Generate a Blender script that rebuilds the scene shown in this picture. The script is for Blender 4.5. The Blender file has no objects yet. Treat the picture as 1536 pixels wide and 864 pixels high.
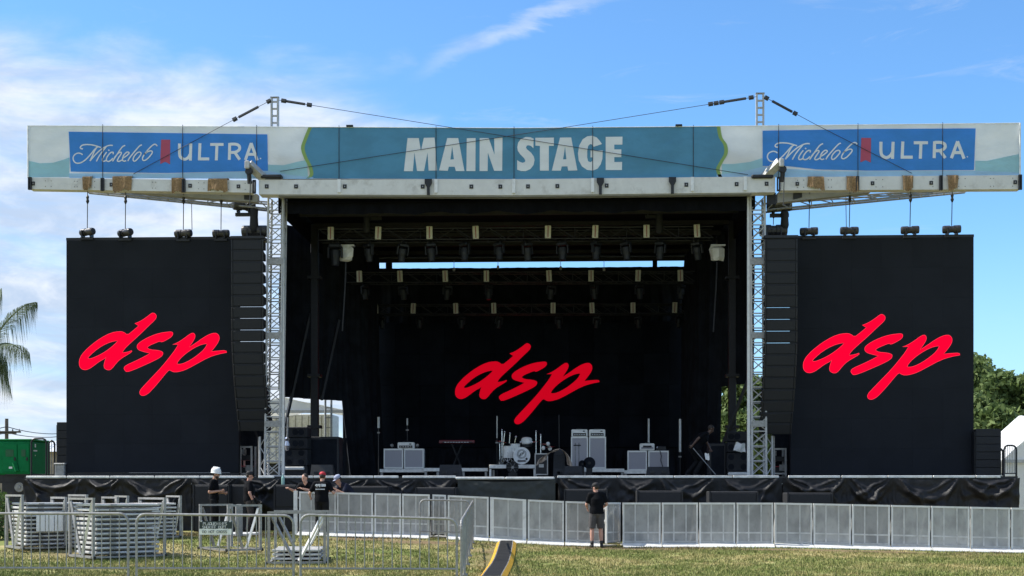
import bpy, math, random
import numpy as np
from mathutils import Vector as V, Matrix, noise as mnoise
from mathutils.geometry import tessellate_polygon

random.seed(7)
R = math.radians
C = bpy.context.scene.collection
sc = bpy.context.scene

# ---------------------------------------------------------------- camera
F, PYH, H, YAW = 2000.0, 735.0, 1.65, R(2.4)
CAM = V((1.76, 0, H))
FW = V((-math.sin(YAW), math.cos(YAW), 0)); RT = V((math.cos(YAW), math.sin(YAW), 0))
cd = bpy.data.cameras.new('camera'); cam = bpy.data.objects.new('camera', cd); C.objects.link(cam)
cam.location = CAM; cam.rotation_euler = (R(90), 0, YAW)
cd.sensor_width = 36; cd.lens = F / 1536 * 36; cd.shift_y = (PYH - 432) / 1536
cd.clip_start = .1; cd.clip_end = 5000
sc.camera = cam

# ---------------------------------------------------------------- light
SUN_EL, SUN_AZ = 50, 276            # azimuth clockwise from +Y (the view axis)
sd = bpy.data.lights.new('sun', 'SUN'); sun = bpy.data.objects.new('sun', sd); C.objects.link(sun)
sd.energy = 4.2; sd.angle = R(.53); sd.color = (1, .95, .86)
to_sun = V((math.sin(R(SUN_AZ)) * math.cos(R(SUN_EL)), math.cos(R(SUN_AZ)) * math.cos(R(SUN_EL)), math.sin(R(SUN_EL))))
sun.rotation_euler = to_sun.to_track_quat('Z', 'Y').to_euler()
sun.location = (-20, -10, 40)
sc.view_settings.view_transform = 'Standard'; sc.view_settings.look = 'None'
sc.view_settings.exposure = .80; sc.view_settings.gamma = 1
sc.cycles.max_bounces = 6; sc.cycles.transparent_max_bounces = 16

class NT:
    def __init__(s, tree): s.t = tree; s.n = tree.nodes; s.l = tree.links
    def new(s, typ, **kw):
        n = s.n.new(typ)
        for k, v in kw.items(): setattr(n, k, v)
        return n
    def put(s, sock, v):
        if hasattr(v, 'is_output'): s.l.new(v, sock)
        elif v is not None: sock.default_value = v
    def math(s, op, a, b=None, c=None, clamp=False):
        n = s.new('ShaderNodeMath', operation=op, use_clamp=clamp)
        for i, v in enumerate((a, b, c)): s.put(n.inputs[i], v)
        return n.outputs[0]
    def noise(s, vec, scale, detail=3, rough=.55, dist=0):
        n = s.new('ShaderNodeTexNoise'); s.put(n.inputs['Vector'], vec)
        n.inputs['Scale'].default_value = scale; n.inputs['Detail'].default_value = detail
        n.inputs['Roughness'].default_value = rough; n.inputs['Distortion'].default_value = dist
        return n.outputs[0]
    def mapr(s, v, a, b, c=0., d=1., smooth=True):
        n = s.new('ShaderNodeMapRange', clamp=True)
        if smooth: n.interpolation_type = 'SMOOTHSTEP'
        s.put(n.inputs[0], v)
        for i, x in enumerate((a, b, c, d)): s.put(n.inputs[i + 1], x)
        return n.outputs[0]
    def mix(s, f, a, b, mode='MIX'):
        n = s.new('ShaderNodeMix', data_type='RGBA', blend_type=mode)
        s.put(n.inputs[0], f)
        for i, v in ((6, a), (7, b)): s.put(n.inputs[i], (*v, 1) if isinstance(v, tuple) and len(v) == 3 else v)
        return n.outputs[2]
    def scalev(s, vec, x, y, z, loc=(0, 0, 0)):
        n = s.new('ShaderNodeMapping'); s.put(n.inputs[0], vec)
        n.inputs['Scale'].default_value = (x, y, z); n.inputs['Location'].default_value = loc
        return n.outputs[0]

# ---------------------------------------------------------------- sky
w = bpy.data.worlds.new('World'); sc.world = w; w.use_nodes = True
w.node_tree.nodes.clear(); N = NT(w.node_tree)
sky = N.new('ShaderNodeTexSky', sky_type='NISHITA', sun_disc=False, sun_elevation=R(SUN_EL), sun_rotation=R(SUN_AZ))
sky.air_density = 1.0; sky.dust_density = .35; sky.ozone_density = 2.2
tc = N.new('ShaderNodeTexCoord'); d = tc.outputs['Generated']
sx = N.new('ShaderNodeSeparateXYZ'); N.put(sx.inputs[0], d)
X, Yd, Z = sx.outputs
zc = N.math('ADD', N.math('MAXIMUM', Z, 0), .12)                       # a flat cloud layer seen in perspective
cv = N.new('ShaderNodeCombineXYZ')
N.put(cv.inputs[0], N.math('DIVIDE', X, zc)); N.put(cv.inputs[1], N.math('DIVIDE', Yd, zc)); cv = cv.outputs[0]
big = N.noise(N.scalev(cv, 1, 1, 1, (3.1, 7.3, 0)), .55, 5, .55, .3)
fine = N.noise(N.scalev(d, 5, 5, 13, (1.7, 0, .4)), 1.3, 7, .56, .35)
wisp = N.noise(N.scalev(N.scalev(d, 1, 1, 1), 4, 4, 22, (.3, 1, 2)), 1.5, 6, .65, 1.2)
left = N.mapr(X, .02, -.30)                                             # a bank of cloud fills the left of the sky
low = N.mapr(Z, .36, .24)
cov = N.math('ADD', N.math('MULTIPLY', fine, .62), N.math('MULTIPLY', big, .34))
cov = N.math('ADD', cov, N.math('MULTIPLY', N.math('MULTIPLY', left, low), .46))
cov = N.math('ADD', cov, N.math('MULTIPLY', N.mapr(Yd, .55, -.2), .26))   # extra cloud added overhead and behind the camera to whiten the fill light
m1 = N.mapr(cov, .60, .84)
m2 = N.math('MULTIPLY', N.mapr(wisp, .56, .78), .30)
m2 = N.math('MULTIPLY', m2, N.mapr(Z, .05, .3))
streak = N.noise(N.scalev(d, 3, 3, 17, (2.2, .7, .1)), 1.8, 6, .6, .8)
mask = N.math('MAXIMUM', N.math('MULTIPLY', m1, N.mapr(streak, .3, .62, .58, .95)), m2)
ya = N.math('MAXIMUM', Yd, .05); hx = N.math('ADD', N.math('DIVIDE', X, ya), .0419); hz = N.math('DIVIDE', Z, ya)   # one long thin streak of high cloud
off = N.math('SUBTRACT', hz, N.math('MULTIPLY_ADD', hx, .40, .3445)); off = N.math('ADD', off, N.math('MULTIPLY', N.math('SUBTRACT', wisp, .5), .05))
st = N.math('MULTIPLY', N.mapr(N.math('ABSOLUTE', off), .012, .0), N.math('MULTIPLY', N.mapr(hx, -.085, -.02), N.mapr(hx, .12, .02)))
st = N.math('MULTIPLY', st, N.mapr(fine, .30, .60, .25, 1.0)); st = N.math('MULTIPLY', st, N.mapr(Yd, .3, .5))
mask = N.math('MAXIMUM', mask, N.math('MULTIPLY', st, .45))
shade = N.noise(N.scalev(d, 6, 6, 16, (5, 2, 1)), 2.2, 5, .6, .4)
ccol = N.mix(N.mapr(shade, .35, .68), (3.7, 4.5, 5.8), (6.3, 6.6, 7.1))
skyc = N.mix(1.0, sky.outputs[0], (.78, 1.16, 1.46), 'MULTIPLY')
haze = N.math('MULTIPLY', N.mapr(Z, .22, .0), .55)
skyc = N.mix(haze, skyc, (3.9, 5.9, 7.9))
col = N.mix(mask, skyc, ccol)
bg = N.new('ShaderNodeBackground'); N.put(bg.inputs[0], col); bg.inputs[1].default_value = .088
wo = N.new('ShaderNodeOutputWorld'); N.l.new(bg.outputs[0], wo.inputs[0])

# ---------------------------------------------------------------- picture -> place
def W(px, py, Y):
    """the point of the plane y = Y that is seen at (px, py) of the photograph"""
    d = FW + RT * ((px - 768) / F) + V((0, 0, 1)) * ((PYH - py) / F)
    return CAM + d * (Y / d.y)
def SC(px, Y): return F / (Y / (FW + RT * ((px - 768) / F)).y)          # pixels per metre
def rect(x0, x1, y0, y1, Y):
    m = (x0 + x1) / 2
    return W(x0, 0, Y).x, W(x1, 0, Y).x, W(m, y1, Y).z, W(m, y0, Y).z    # xa, xb, zbottom, ztop
def X_(px, Y): return W(px, 0, Y).x
def sstep(t): t = max(0, min(1, t)); return t * t * (3 - 2 * t)
GP = [(-40, .42), (-6, .42), (-2, .33), (-.5, .27), (1, .17), (3, .11), (7.5, .11), (14, -.03), (60, -.03)]
def ground_z(x, y):
    for (a, p), (b, q) in zip(GP, GP[1:]):
        if x <= b:
            t = max(0, (x - a) / (b - a)); z = p + (q - p) * t; break
    else: z = GP[-1][1]
    f = sstep((y - 27.5) / 7.5)
    return z * f + .1 * sstep((1.5 - x) / 3) * (1 - f)

# ---------------------------------------------------------------- materials
def mat(name, col, rough=.6, metal=0, var=.15, scale=6, bump=0, bscale=40, emit=None, estr=1, transl=0, see=0, stretch=(1, 1, 1), spec=.5, dirt=None, objrand=0):
    m = bpy.data.materials.new(name); m.use_nodes = True
    T = NT(m.node_tree); T.n.clear()
    g = T.new('ShaderNodeNewGeometry'); pos = T.scalev(g.outputs['Position'], *stretch)
    p = T.new('ShaderNodeBsdfPrincipled')
    n = T.noise(pos, scale, 5, .6)
    c0 = tuple(c * (1 - var) for c in col); c1 = tuple(min(1, c * (1 + var)) for c in col)
    base = T.mix(T.mapr(n, .3, .7), c0, c1)
    if dirt:
        dc, amt, ds = dirt
        base = T.mix(T.math('MULTIPLY', T.mapr(T.noise(pos, ds, 6, .7), .5, .72), amt), base, dc)
    if objrand:
        oi = T.new('ShaderNodeObjectInfo'); k = T.mapr(oi.outputs['Random'], 0, 1, 1 - objrand, 1 + objrand, False)
        cc = T.new('ShaderNodeCombineXYZ')
        for q in range(3): T.put(cc.inputs[q], k)
        base = T.mix(1.0, base, cc.outputs[0], 'MULTIPLY')
    T.put(p.inputs['Base Color'], base)
    p.inputs['Roughness'].default_value = rough; p.inputs['Metallic'].default_value = metal
    p.inputs['Specular IOR Level'].default_value = spec
    if bump:
        b = T.new('ShaderNodeBump'); b.inputs['Strength'].default_value = bump; b.inputs['Distance'].default_value = .03
        T.put(b.inputs['Height'], T.noise(pos, bscale, 5, .6)); T.l.new(b.outputs[0], p.inputs['Normal'])
    if emit:
        p.inputs['Emission Color'].default_value = (*emit, 1); p.inputs['Emission Strength'].default_value = estr
    sh = p.outputs[0]
    if transl:
        t = T.new('ShaderNodeBsdfTranslucent'); T.put(t.inputs[0], base)
        x = T.new('ShaderNodeMixShader'); x.inputs[0].default_value = transl
        T.l.new(sh, x.inputs[1]); T.l.new(t.outputs[0], x.inputs[2]); sh = x.outputs[0]
    if see:
        t = T.new('ShaderNodeBsdfTransparent')
        x = T.new('ShaderNodeMixShader'); x.inputs[0].default_value = see
        T.l.new(sh, x.inputs[1]); T.l.new(t.outputs[0], x.inputs[2]); sh = x.outputs[0]
    o = T.new('ShaderNodeOutputMaterial'); T.l.new(sh, o.inputs[0])
    return m
M = {}
def dm(k, *a, **kw): M[k] = mat(k, *a, **kw)
dm('alu', (.46, .455, .44), .45, .3, .12, 9, dirt=((.30, .29, .27), .5, 5))
dm('alu_white', (.72, .72, .70), .45, .25, .06, 7, dirt=((.45, .44, .41), .5, 4))
dm('galv', (.29, .288, .28), .5, .35, .2, 14, dirt=((.22, .21, .2), .4, 6))
dm('galv_dark', (.26, .265, .27), .5, .5, .25, 12)
dm('perf_rib', (.54, .54, .52), .6, 0, .15, 4, dirt=((.3, .29, .27), .6, 5))
dm('perf', (.46, .46, .44), .6, .1, .25, 3, see=.30, objrand=.13, stretch=(1, 1, .6), dirt=((.2, .19, .17), .5, 3))
dm('beam', (.64, .635, .62), .55, 0, .05, 3, dirt=((.36, .34, .31), .55, 2.2), bump=.1, bscale=12)
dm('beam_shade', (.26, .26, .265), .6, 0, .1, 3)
dm('truss_white', (.44, .44, .435), .45, .2, .1, 8)
dm('black_metal', (.015, .016, .019), .5, .2, .25, 10)
dm('black_paint', (.012, .013, .017), .55, 0, .2, 6)
dm('cabinet_black', (.012, .0135, .0175), .75, 0, .2, 15, bump=.3, bscale=120)
dm('grille', (.0105, .0118, .0155), .7, .1, .2, 30)
dm('cloth_black', (.0125, .0145, .0195), .9, 0, .3, 2, spec=.1)
dm('skirt', (.0125, .0125, .0145), .60, 0, .3, 3, bump=.25, bscale=9, spec=.35, dirt=((.04, .038, .036), .5, 1.5))
dm('skirt_mesh', (.035, .040, .038), .8, 0, .2, 3, bump=.3, bscale=6)
dm('tarp_black', (.0045, .005, .0075), .8, 0, .3, 2, bump=.5, bscale=2.5, spec=.08)
dm('slat_brown', (.016, .015, .016), .7, 0, .3, 3)
dm('screen', (.0150, .0172, .0225), .8, 0, .08, 1.2, spec=.15, objrand=.05)
dm('wall_screen', (.0105, .0130, .0185), .9, 0, .2, 1.2, spec=.05, objrand=.22)
dm('red_lit', (.06, .0, .002), .8, emit=(1, .0, .028), estr=.72, spec=.05)
dm('red_edge', (.06, .0, .002), .8, emit=(.62, .055, .095), estr=.75, spec=.05)
dm('red_dim', (.06, .0, .002), .8, emit=(.44, .001, .010), estr=.75, spec=.05)
dm('burlap', (.27, .17, .085), .9, 0, .3, 20, bump=.6, bscale=50)
dm('chain', (.10, .10, .105), .45, .6, .2, 20)
dm('cable', (.03, .033, .04), .6)
dm('white_plastic', (.78, .78, .76), .4, 0, .05)
dm('bar_pale', (.56, .56, .48), .5, 0, .08, 10)
dm('bar_line', (.3, .12, .10), .5)
dm('amp_white', (.84, .84, .80), .6, 0, .06)
dm('amp_grille', (.38, .37, .40), .85, 0, .08, 60)
dm('riser_edge', (.75, .74, .70), .45, .1, .15)
dm('keyboard_red', (.13, .012, .024), .4)
dm('drum_white', (.75, .75, .73), .35)
dm('chrome', (.7, .7, .72), .2, .9)
dm('hide', (.42, .33, .26), .9, 0, .25, 12, bump=.5)
dm('deck', (.03, .03, .03), .7)
dm('edge', (.66, .67, .66), .4, .4, .15, 5, dirt=((.2, .2, .2), .5, 4))
dm('green', (.005, .17, .055), .75, 0, .1, 4, spec=.15)
dm('green_dark', (.004, .09, .03), .5)
dm('rubber', (.02, .02, .02), .8)
dm('rubber_grey', (.21, .21, .205), .85, 0, .3, 8, bump=.4, bscale=30, dirt=((.16, .14, .11), .6, 6))
dm('yellow', (.70, .38, .02), .55, 0, .12, 8, dirt=((.3, .18, .05), .6, 7))
dm('tent', (.80, .81, .82), .6, 0, .04, 1, bump=.3, bscale=1.5, transl=.2)
dm('bldg_white', (.6, .62, .64), .7)
dm('bldg_tan', (.36, .30, .23), .8, 0, .2, 1)
dm('wood', (.12, .10, .08), .8)
dm('bark', (.09, .07, .05), .9, 0, .3, 10, bump=.6)
dm('skin_light', (.52, .30, .22), .55, 0, .05)
dm('skin_tan', (.40, .22, .15), .55, 0, .05)
dm('skin_dark', (.09, .05, .035), .5, 0, .05)
dm('skin_flush', (.50, .27, .20), .55, 0, .1, 12)
dm('tee_black', (.0045, .005, .007), .85, 0, .2, 8, bump=.25, bscale=22, spec=.12)
dm('tee_navy', (.018, .020, .035), .85, 0, .2, 8, bump=.25, bscale=22, spec=.12)
dm('trousers_black', (.010, .0105, .012), .8, 0, .2, 8, bump=.25, bscale=18, spec=.12)
dm('trousers_grey', (.045, .040, .038), .85, 0, .2, 8, bump=.3, bscale=18, spec=.12)
dm('shorts_grey', (.085, .080, .082), .85, 0, .2, 8, bump=.3, bscale=18, spec=.12)
dm('hair', (.02, .014, .01), .7)
dm('cap_black', (.012, .012, .015), .8)
dm('cap_red', (.45, .02, .035), .7)
dm('cap_blue', (.30, .33, .45), .7)
dm('helmet', (.82, .82, .80), .3)
dm('glove', (.015, .015, .017), .7)
dm('shoe_dark', (.02, .02, .022), .7)
dm('shoe_light', (.45, .43, .40), .7)
dm('eye_dark', (.01, .01, .01), .3)
dm('print_white', (.72, .73, .74), .7)
dm('sign_dark', (.02, .035, .033), .6)
dm('sign_white', (.72, .74, .70), .6)
dm('sign_text', (.10, .11, .10), .6)
dm('grey_cloth', (.26, .26, .26), .9)
dm('banner_cream', (.78, .79, .76), .8, 0, .05, 1.2, transl=.35, bump=1.0, bscale=2.2, stretch=(.9, 1, 1.5))
dm('banner_blue', (.075, .33, .78), .8, 0, .06, 1.2, transl=.35, bump=1.0, bscale=2.2, stretch=(.9, 1, 1.5))
dm('banner_teal', (.125, .36, .54), .8, 0, .08, 1.2, transl=.35, bump=1.0, bscale=2.2, stretch=(.9, 1, 1.5))
dm('banner_aqua', (.44, .70, .76), .8, 0, .06, 1.2, transl=.35, bump=1.0, bscale=2.2, stretch=(.9, 1, 1.5))
dm('banner_sky', (.48, .70, .86), .8, 0, .06, 1.2, transl=.35, bump=1.0, bscale=2.2, stretch=(.9, 1, 1.5))
dm('banner_green', (.33, .48, .16), .8, 0, .06, 1.2, transl=.32)
dm('banner_letter', (.88, .90, .91), .8, 0, .05, 1.2, transl=.3, bump=.22, bscale=2.6, stretch=(.6, 1, 1.6))
dm('banner_red', (.58, .12, .20), .8, 0, .05, 1.2, transl=.3)
dm('hem', (.68, .70, .70), .6)
dm('bottle', (.25, .42, .38), .15, 0, .1)
dm('red_strip', (.45, .02, .04), .5)
dm('slat', (.56, .56, .555), .5, .15, .10, 6, dirt=((.40, .39, .37), .5, 5))
dm('litewood', (.5, .40, .27), .7)

def leaf_mat(name, a, b, c):
    m = bpy.data.materials.new(name); m.use_nodes = True; T = NT(m.node_tree); T.n.clear()
    g = T.new('ShaderNodeNewGeometry')
    n = T.noise(g.outputs['Position'], .9, 3)
    col = T.mix(g.outputs['Random Per Island'], a, b)
    col = T.mix(T.math('MULTIPLY', T.mapr(n, .42, .66), .7), col, c)
    p = T.new('ShaderNodeBsdfPrincipled'); T.put(p.inputs['Base Color'], col); p.inputs['Roughness'].default_value = .7
    p.inputs['Specular IOR Level'].default_value = .25
    t = T.new('ShaderNodeBsdfTranslucent'); T.put(t.inputs[0], col)
    x = T.new('ShaderNodeMixShader'); x.inputs[0].default_value = .3
    T.l.new(p.outputs[0], x.inputs[1]); T.l.new(t.outputs[0], x.inputs[2])
    o = T.new('ShaderNodeOutputMaterial'); T.l.new(x.outputs[0], o.inputs[0]); M[name] = m
leaf_mat('leaf_oak', (.065, .105, .034), (.15, .21, .065), (.20, .26, .10))
leaf_mat('leaf_palm', (.10, .14, .075), (.17, .21, .11), (.20, .24, .13))
leaf_mat('leaf_shrub', (.05, .09, .02), (.09, .15, .04), (.12, .18, .06))
def grass_mats():
    for name, island in (('turf', False), ('blades', True)):
        m = bpy.data.materials.new(name); m.use_nodes = True; T = NT(m.node_tree); T.n.clear()
        g = T.new('ShaderNodeNewGeometry'); P = g.outputs['Position']
        n1 = T.noise(P, .38, 5, .62, .6); n2 = T.noise(P, 2.6, 5, .7, .2); n3 = T.noise(P, 14, 4, .7)
        mixn = T.math('ADD', T.math('MULTIPLY', n1, .55), T.math('MULTIPLY', n2, .45))
        green = T.mix(n3, (.105, .14, .036), (.22, .245, .075))
        straw = T.mix(n3, (.30, .25, .115), (.52, .43, .21))
        col = T.mix(T.mapr(mixn, .43, .64), green, straw)
        sp = T.new('ShaderNodeSeparateXYZ'); T.put(sp.inputs[0], P)
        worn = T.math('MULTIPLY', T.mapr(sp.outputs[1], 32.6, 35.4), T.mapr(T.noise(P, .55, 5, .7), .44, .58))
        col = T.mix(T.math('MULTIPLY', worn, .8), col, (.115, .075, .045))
        if not island:
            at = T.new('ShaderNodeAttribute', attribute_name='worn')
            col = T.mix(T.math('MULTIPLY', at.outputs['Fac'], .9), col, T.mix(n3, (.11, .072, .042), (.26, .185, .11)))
        if island:
            rnd = g.outputs['Random Per Island']
            col = T.mix(T.math('MULTIPLY', T.mapr(rnd, .74, .95), .55), col, (.40, .34, .17))
            col = T.mix(T.math('MULTIPLY', T.mapr(rnd, .25, .0), .6), col, (.05, .075, .018))
        p = T.new('ShaderNodeBsdfPrincipled'); T.put(p.inputs['Base Color'], col); p.inputs['Roughness'].default_value = .85
        p.inputs['Specular IOR Level'].default_value = .15
        o = T.new('ShaderNodeOutputMaterial'); T.l.new(p.outputs[0], o.inputs[0]); M[name] = m
grass_mats()

# ---------------------------------------------------------------- mesh helpers
class MB:
    """collects shapes in world coordinates; build() links them as ONE mesh object (relative to off)"""
    def __init__(s, off=(0, 0, 0)):
        s.off = V(off.location) if hasattr(off, 'location') else V(off); s.v = []; s.f = []
    def add(s, vs, fs):
        n = len(s.v); s.v += [V(p) for p in vs]; s.f += [tuple(i + n for i in f) for f in fs]; return s
    def box(s, x0, x1, y0, y1, z0, z1, bev=0):
        if bev:
            b = bev
            P = [(x0 + b, y0 + b), (x1 - b, y0 + b), (x1 - b, y1 - b), (x0 + b, y1 - b)]
            Q = [(x0, y0 + b), (x0 + b, y0), (x1 - b, y0), (x1, y0 + b), (x1, y1 - b), (x1 - b, y1), (x0 + b, y1), (x0, y1 - b)]
            vs = [(x, y, z0) for x, y in P] + [(x, y, z0 + b) for x, y in Q] + [(x, y, z1 - b) for x, y in Q] + [(x, y, z1) for x, y in P]
            fs = [(3, 2, 1, 0), (20, 21, 22, 23)]
            fs += [(4 + i, 4 + (i + 1) % 8, 12 + (i + 1) % 8, 12 + i) for i in range(8)]
            fs += [(0, 1, 6, 5), (1, 2, 8, 7), (2, 3, 10, 9), (3, 0, 4, 11), (0, 5, 4), (1, 7, 6), (2, 9, 8), (3, 11, 10)]
            fs += [(13, 14, 21, 20), (15, 16, 22, 21), (17, 18, 23, 22), (19, 12, 20, 23), (12, 13, 20), (14, 15, 21), (16, 17, 22), (18, 19, 23)]
            return s.add(vs, fs)
        vs = [(x, y, z) for z in (z0, z1) for x, y in ((x0, y0), (x1, y0), (x1, y1), (x0, y1))]
        return s.add(vs, [(3, 2, 1, 0), (4, 5, 6, 7), (0, 1, 5, 4), (1, 2, 6, 5), (2, 3, 7, 6), (3, 0, 4, 7)])
    def hexa(s, a):                       # eight corners: bottom four then top four
        return s.add(a, [(3, 2, 1, 0), (4, 5, 6, 7), (0, 1, 5, 4), (1, 2, 6, 5), (2, 3, 7, 6), (3, 0, 4, 7)])
    def tube(s, p, q, r, n=6, r2=None, caps=True):
        p, q = V(p), V(q); d = (q - p)
        if d.length < 1e-6: return s
        d.normalize(); a = d.orthogonal().normalized(); b = d.cross(a); r2 = r if r2 is None else r2
        ph = math.pi / n
        vs = [p + (a * math.cos(2 * math.pi * i / n + ph) + b * math.sin(2 * math.pi * i / n + ph)) * r for i in range(n)]
        vs += [q + (a * math.cos(2 * math.pi * i / n + ph) + b * math.sin(2 * math.pi * i / n + ph)) * r2 for i in range(n)]
        fs = [(i, (i + 1) % n, n + (i + 1) % n, n + i) for i in range(n)]
        if caps: fs += [tuple(reversed(range(n))), tuple(range(n, 2 * n))]
        return s.add(vs, fs)
    def bar(s, p, q, w, h=None):          # square bar
        return s.tube(p, q, w * .7071, 4)
    def path(s, pts, r, n=6):
        for a, b in zip(pts, pts[1:]): s.tube(a, b, r, n)
        return s
    def lathe(s, prof, c=(0, 0, 0), axis='z', n=16):
        vs = []
        for r, h in prof:
            for i in range(n):
                t = 2 * math.pi * i / n; u, v = r * math.cos(t), r * math.sin(t)
                p = {'z': (u, v, h), 'y': (u, h, v), 'x': (h, u, v)}[axis]; vs.append(V(c) + V(p))
        k = len(prof)
        fs = [(j * n + i, j * n + (i + 1) % n, (j + 1) * n + (i + 1) % n, (j + 1) * n + i) for j in range(k - 1) for i in range(n)]
        fs += [tuple(reversed(range(n))), tuple(range((k - 1) * n, k * n))]
        return s.add(vs, fs)
    def ball(s, c, rx, ry=None, rz=None, n=10, k=6):
        ry = ry or rx; rz = rz or rx
        vs = [V(c) + V((0, 0, -rz))]
        for j in range(1, k):
            a = math.pi * j / k - math.pi / 2
            for i in range(n):
                t = 2 * math.pi * i / n; vs.append(V(c) + V((rx * math.cos(a) * math.cos(t), ry * math.cos(a) * math.sin(t), rz * math.sin(a))))
        vs.append(V(c) + V((0, 0, rz))); L = len(vs) - 1
        fs = [(0, 1 + (i + 1) % n, 1 + i) for i in range(n)]
        fs += [(1 + j * n + i, 1 + j * n + (i + 1) % n, 1 + (j + 1) * n + (i + 1) % n, 1 + (j + 1) * n + i) for j in range(k - 2) for i in range(n)]
        fs += [(L, 1 + (k - 2) * n + i, 1 + (k - 2) * n + (i + 1) % n) for i in range(n)]
        return s.add(vs, fs)
    def plate(s, outlines, front, back):  # outlines: lists of (u, v); front/back map (u, v) -> point
        flat = [p for o in outlines for p in o]
        tri = tessellate_polygon([[V((u, v, 0)) for u, v in o] for o in outlines])
        n = len(flat)
        s0 = len(s.v); s.v += [V(front(*p)) for p in flat] + [V(back(*p)) for p in flat]
        for t in tri:
            s.f.append(tuple(s0 + i for i in t)); s.f.append(tuple(s0 + n + i for i in reversed(t)))
        k = 0
        for o in outlines:
            m = len(o)
            s.f += [(s0 + k + i, s0 + k + (i + 1) % m, s0 + n + k + (i + 1) % m, s0 + n + k + i) for i in range(m)]; k += m
        return s
    def grid(s, fn, nu, nv):
        vs = [fn(i / nu, j / nv) for j in range(nv + 1) for i in range(nu + 1)]
        return s.add(vs, [(j * (nu + 1) + i, j * (nu + 1) + i + 1, (j + 1) * (nu + 1) + i + 1, (j + 1) * (nu + 1) + i) for j in range(nv) for i in range(nu)])
    def turn(s, c, rz, k=0):              # rotate vertices from index k about vertical axis through c
        m = Matrix.Rotation(rz, 3, 'Z'); c = V(c)
        s.v[k:] = [m @ (p - c) + c for p in s.v[k:]]; return s
    def build(s, name, m, parent=None, smooth=False):
        me = bpy.data.meshes.new(name)
        me.from_pydata([tuple(p - s.off) for p in s.v], [], s.f)
        me.materials.append(M[m])
        if smooth: me.shade_smooth()
        me.update()
        o = bpy.data.objects.new(name, me); C.objects.link(o)
        if parent is not None: o.parent = parent
        else: o.location = s.off
        return o
def tag(o, label=None, cat=None, group=None, kind=None):
    for k, v in (('label', label), ('category', cat), ('group', group), ('kind', kind)):
        if v: o[k] = v
    return o
def thing(name, label, cat, loc=(0, 0, 0), group=None, rz=0):
    o = bpy.data.objects.new(name, None); C.objects.link(o); o.location = loc; o.rotation_euler = (0, 0, rz)
    o.empty_display_size = .2
    return tag(o, label, cat, group)
KIDS = {}
def dup(root, loc, rz=None, label=None, group=None):
    r = root.copy(); C.objects.link(r); r.location = loc
    if rz is not None: r.rotation_euler = (0, 0, rz)
    if label: r['label'] = label
    if group: r['group'] = group
    for ch in root.children:
        c = ch.copy(); C.objects.link(c); c.parent = r
        for g in ch.children:
            e = g.copy(); C.objects.link(e); e.parent = c
    return r
def share(o, loc=None, rot=None, parent=None, name=None):
    c = o.copy(); C.objects.link(c)
    if loc is not None: c.location = loc
    if rot is not None: c.rotation_euler = rot
    if parent is not None: c.parent = parent
    return c
def catmull(pts, n=5, closed=True, corner=()):
    out = []; L = len(pts)
    for i in range(L if closed else L - 1):
        g = lambda k: V((*pts[(i + k) % L], 0)) if closed else V((*pts[max(0, min(L - 1, i + k))], 0))
        a, b, c, d = g(-1), g(0), g(1), g(2)
        for k in range(n):
            t = k / n
            p = .5 * (2 * b + (c - a) * t + (2 * a - 5 * b + 4 * c - d) * t * t + (3 * b - a - 3 * c + d) * t ** 3)
            out.append((p.x, p.y))
    if not closed: out.append(pts[-1])
    return out
def stroke_mesh(mb, strokes, wdt, front, back, n=5, smooth=True):
    """ribbons of width wdt along 2-D strokes"""
    for st in strokes:
        p = catmull(st, n, False) if smooth and len(st) > 2 else st
        L, Rr = [], []
        for i in range(len(p)):
            a = p[max(0, i - 1)]; b = p[min(len(p) - 1, i + 1)]
            dx, dy = b[0] - a[0], b[1] - a[1]; l = math.hypot(dx, dy) or 1
            nx, ny = -dy / l * wdt / 2, dx / l * wdt / 2
            L.append((p[i][0] + nx, p[i][1] + ny)); Rr.append((p[i][0] - nx, p[i][1] - ny))
        k = len(p); base = len(mb.v)
        mb.v += [V(front(*q)) for q in L + Rr] + [V(back(*q)) for q in L + Rr]
        for i in range(k - 1):
            mb.f.append((base + i, base + i + 1, base + k + i + 1, base + k + i))
            mb.f.append((base + 2 * k + i, base + 3 * k + i, base + 3 * k + i + 1, base + 2 * k + i + 1))
            mb.f.append((base + i, base + 2 * k + i, base + 2 * k + i + 1, base + i + 1))
            mb.f.append((base + k + i, base + k + i + 1, base + 3 * k + i + 1, base + 3 * k + i))
        for i in (0, k - 1): mb.f.append((base + i, base + k + i, base + 3 * k + i, base + 2 * k + i))
        si = strokes.index(st)
        for q in mb.v[base:]: q.y -= .0006 * si
ORD = ['first', 'second', 'third', 'fourth', 'fifth', 'sixth', 'seventh', 'eighth', 'ninth', 'tenth', 'eleventh', 'twelfth', 'thirteenth', 'fourteenth', 'fifteenth']

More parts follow.
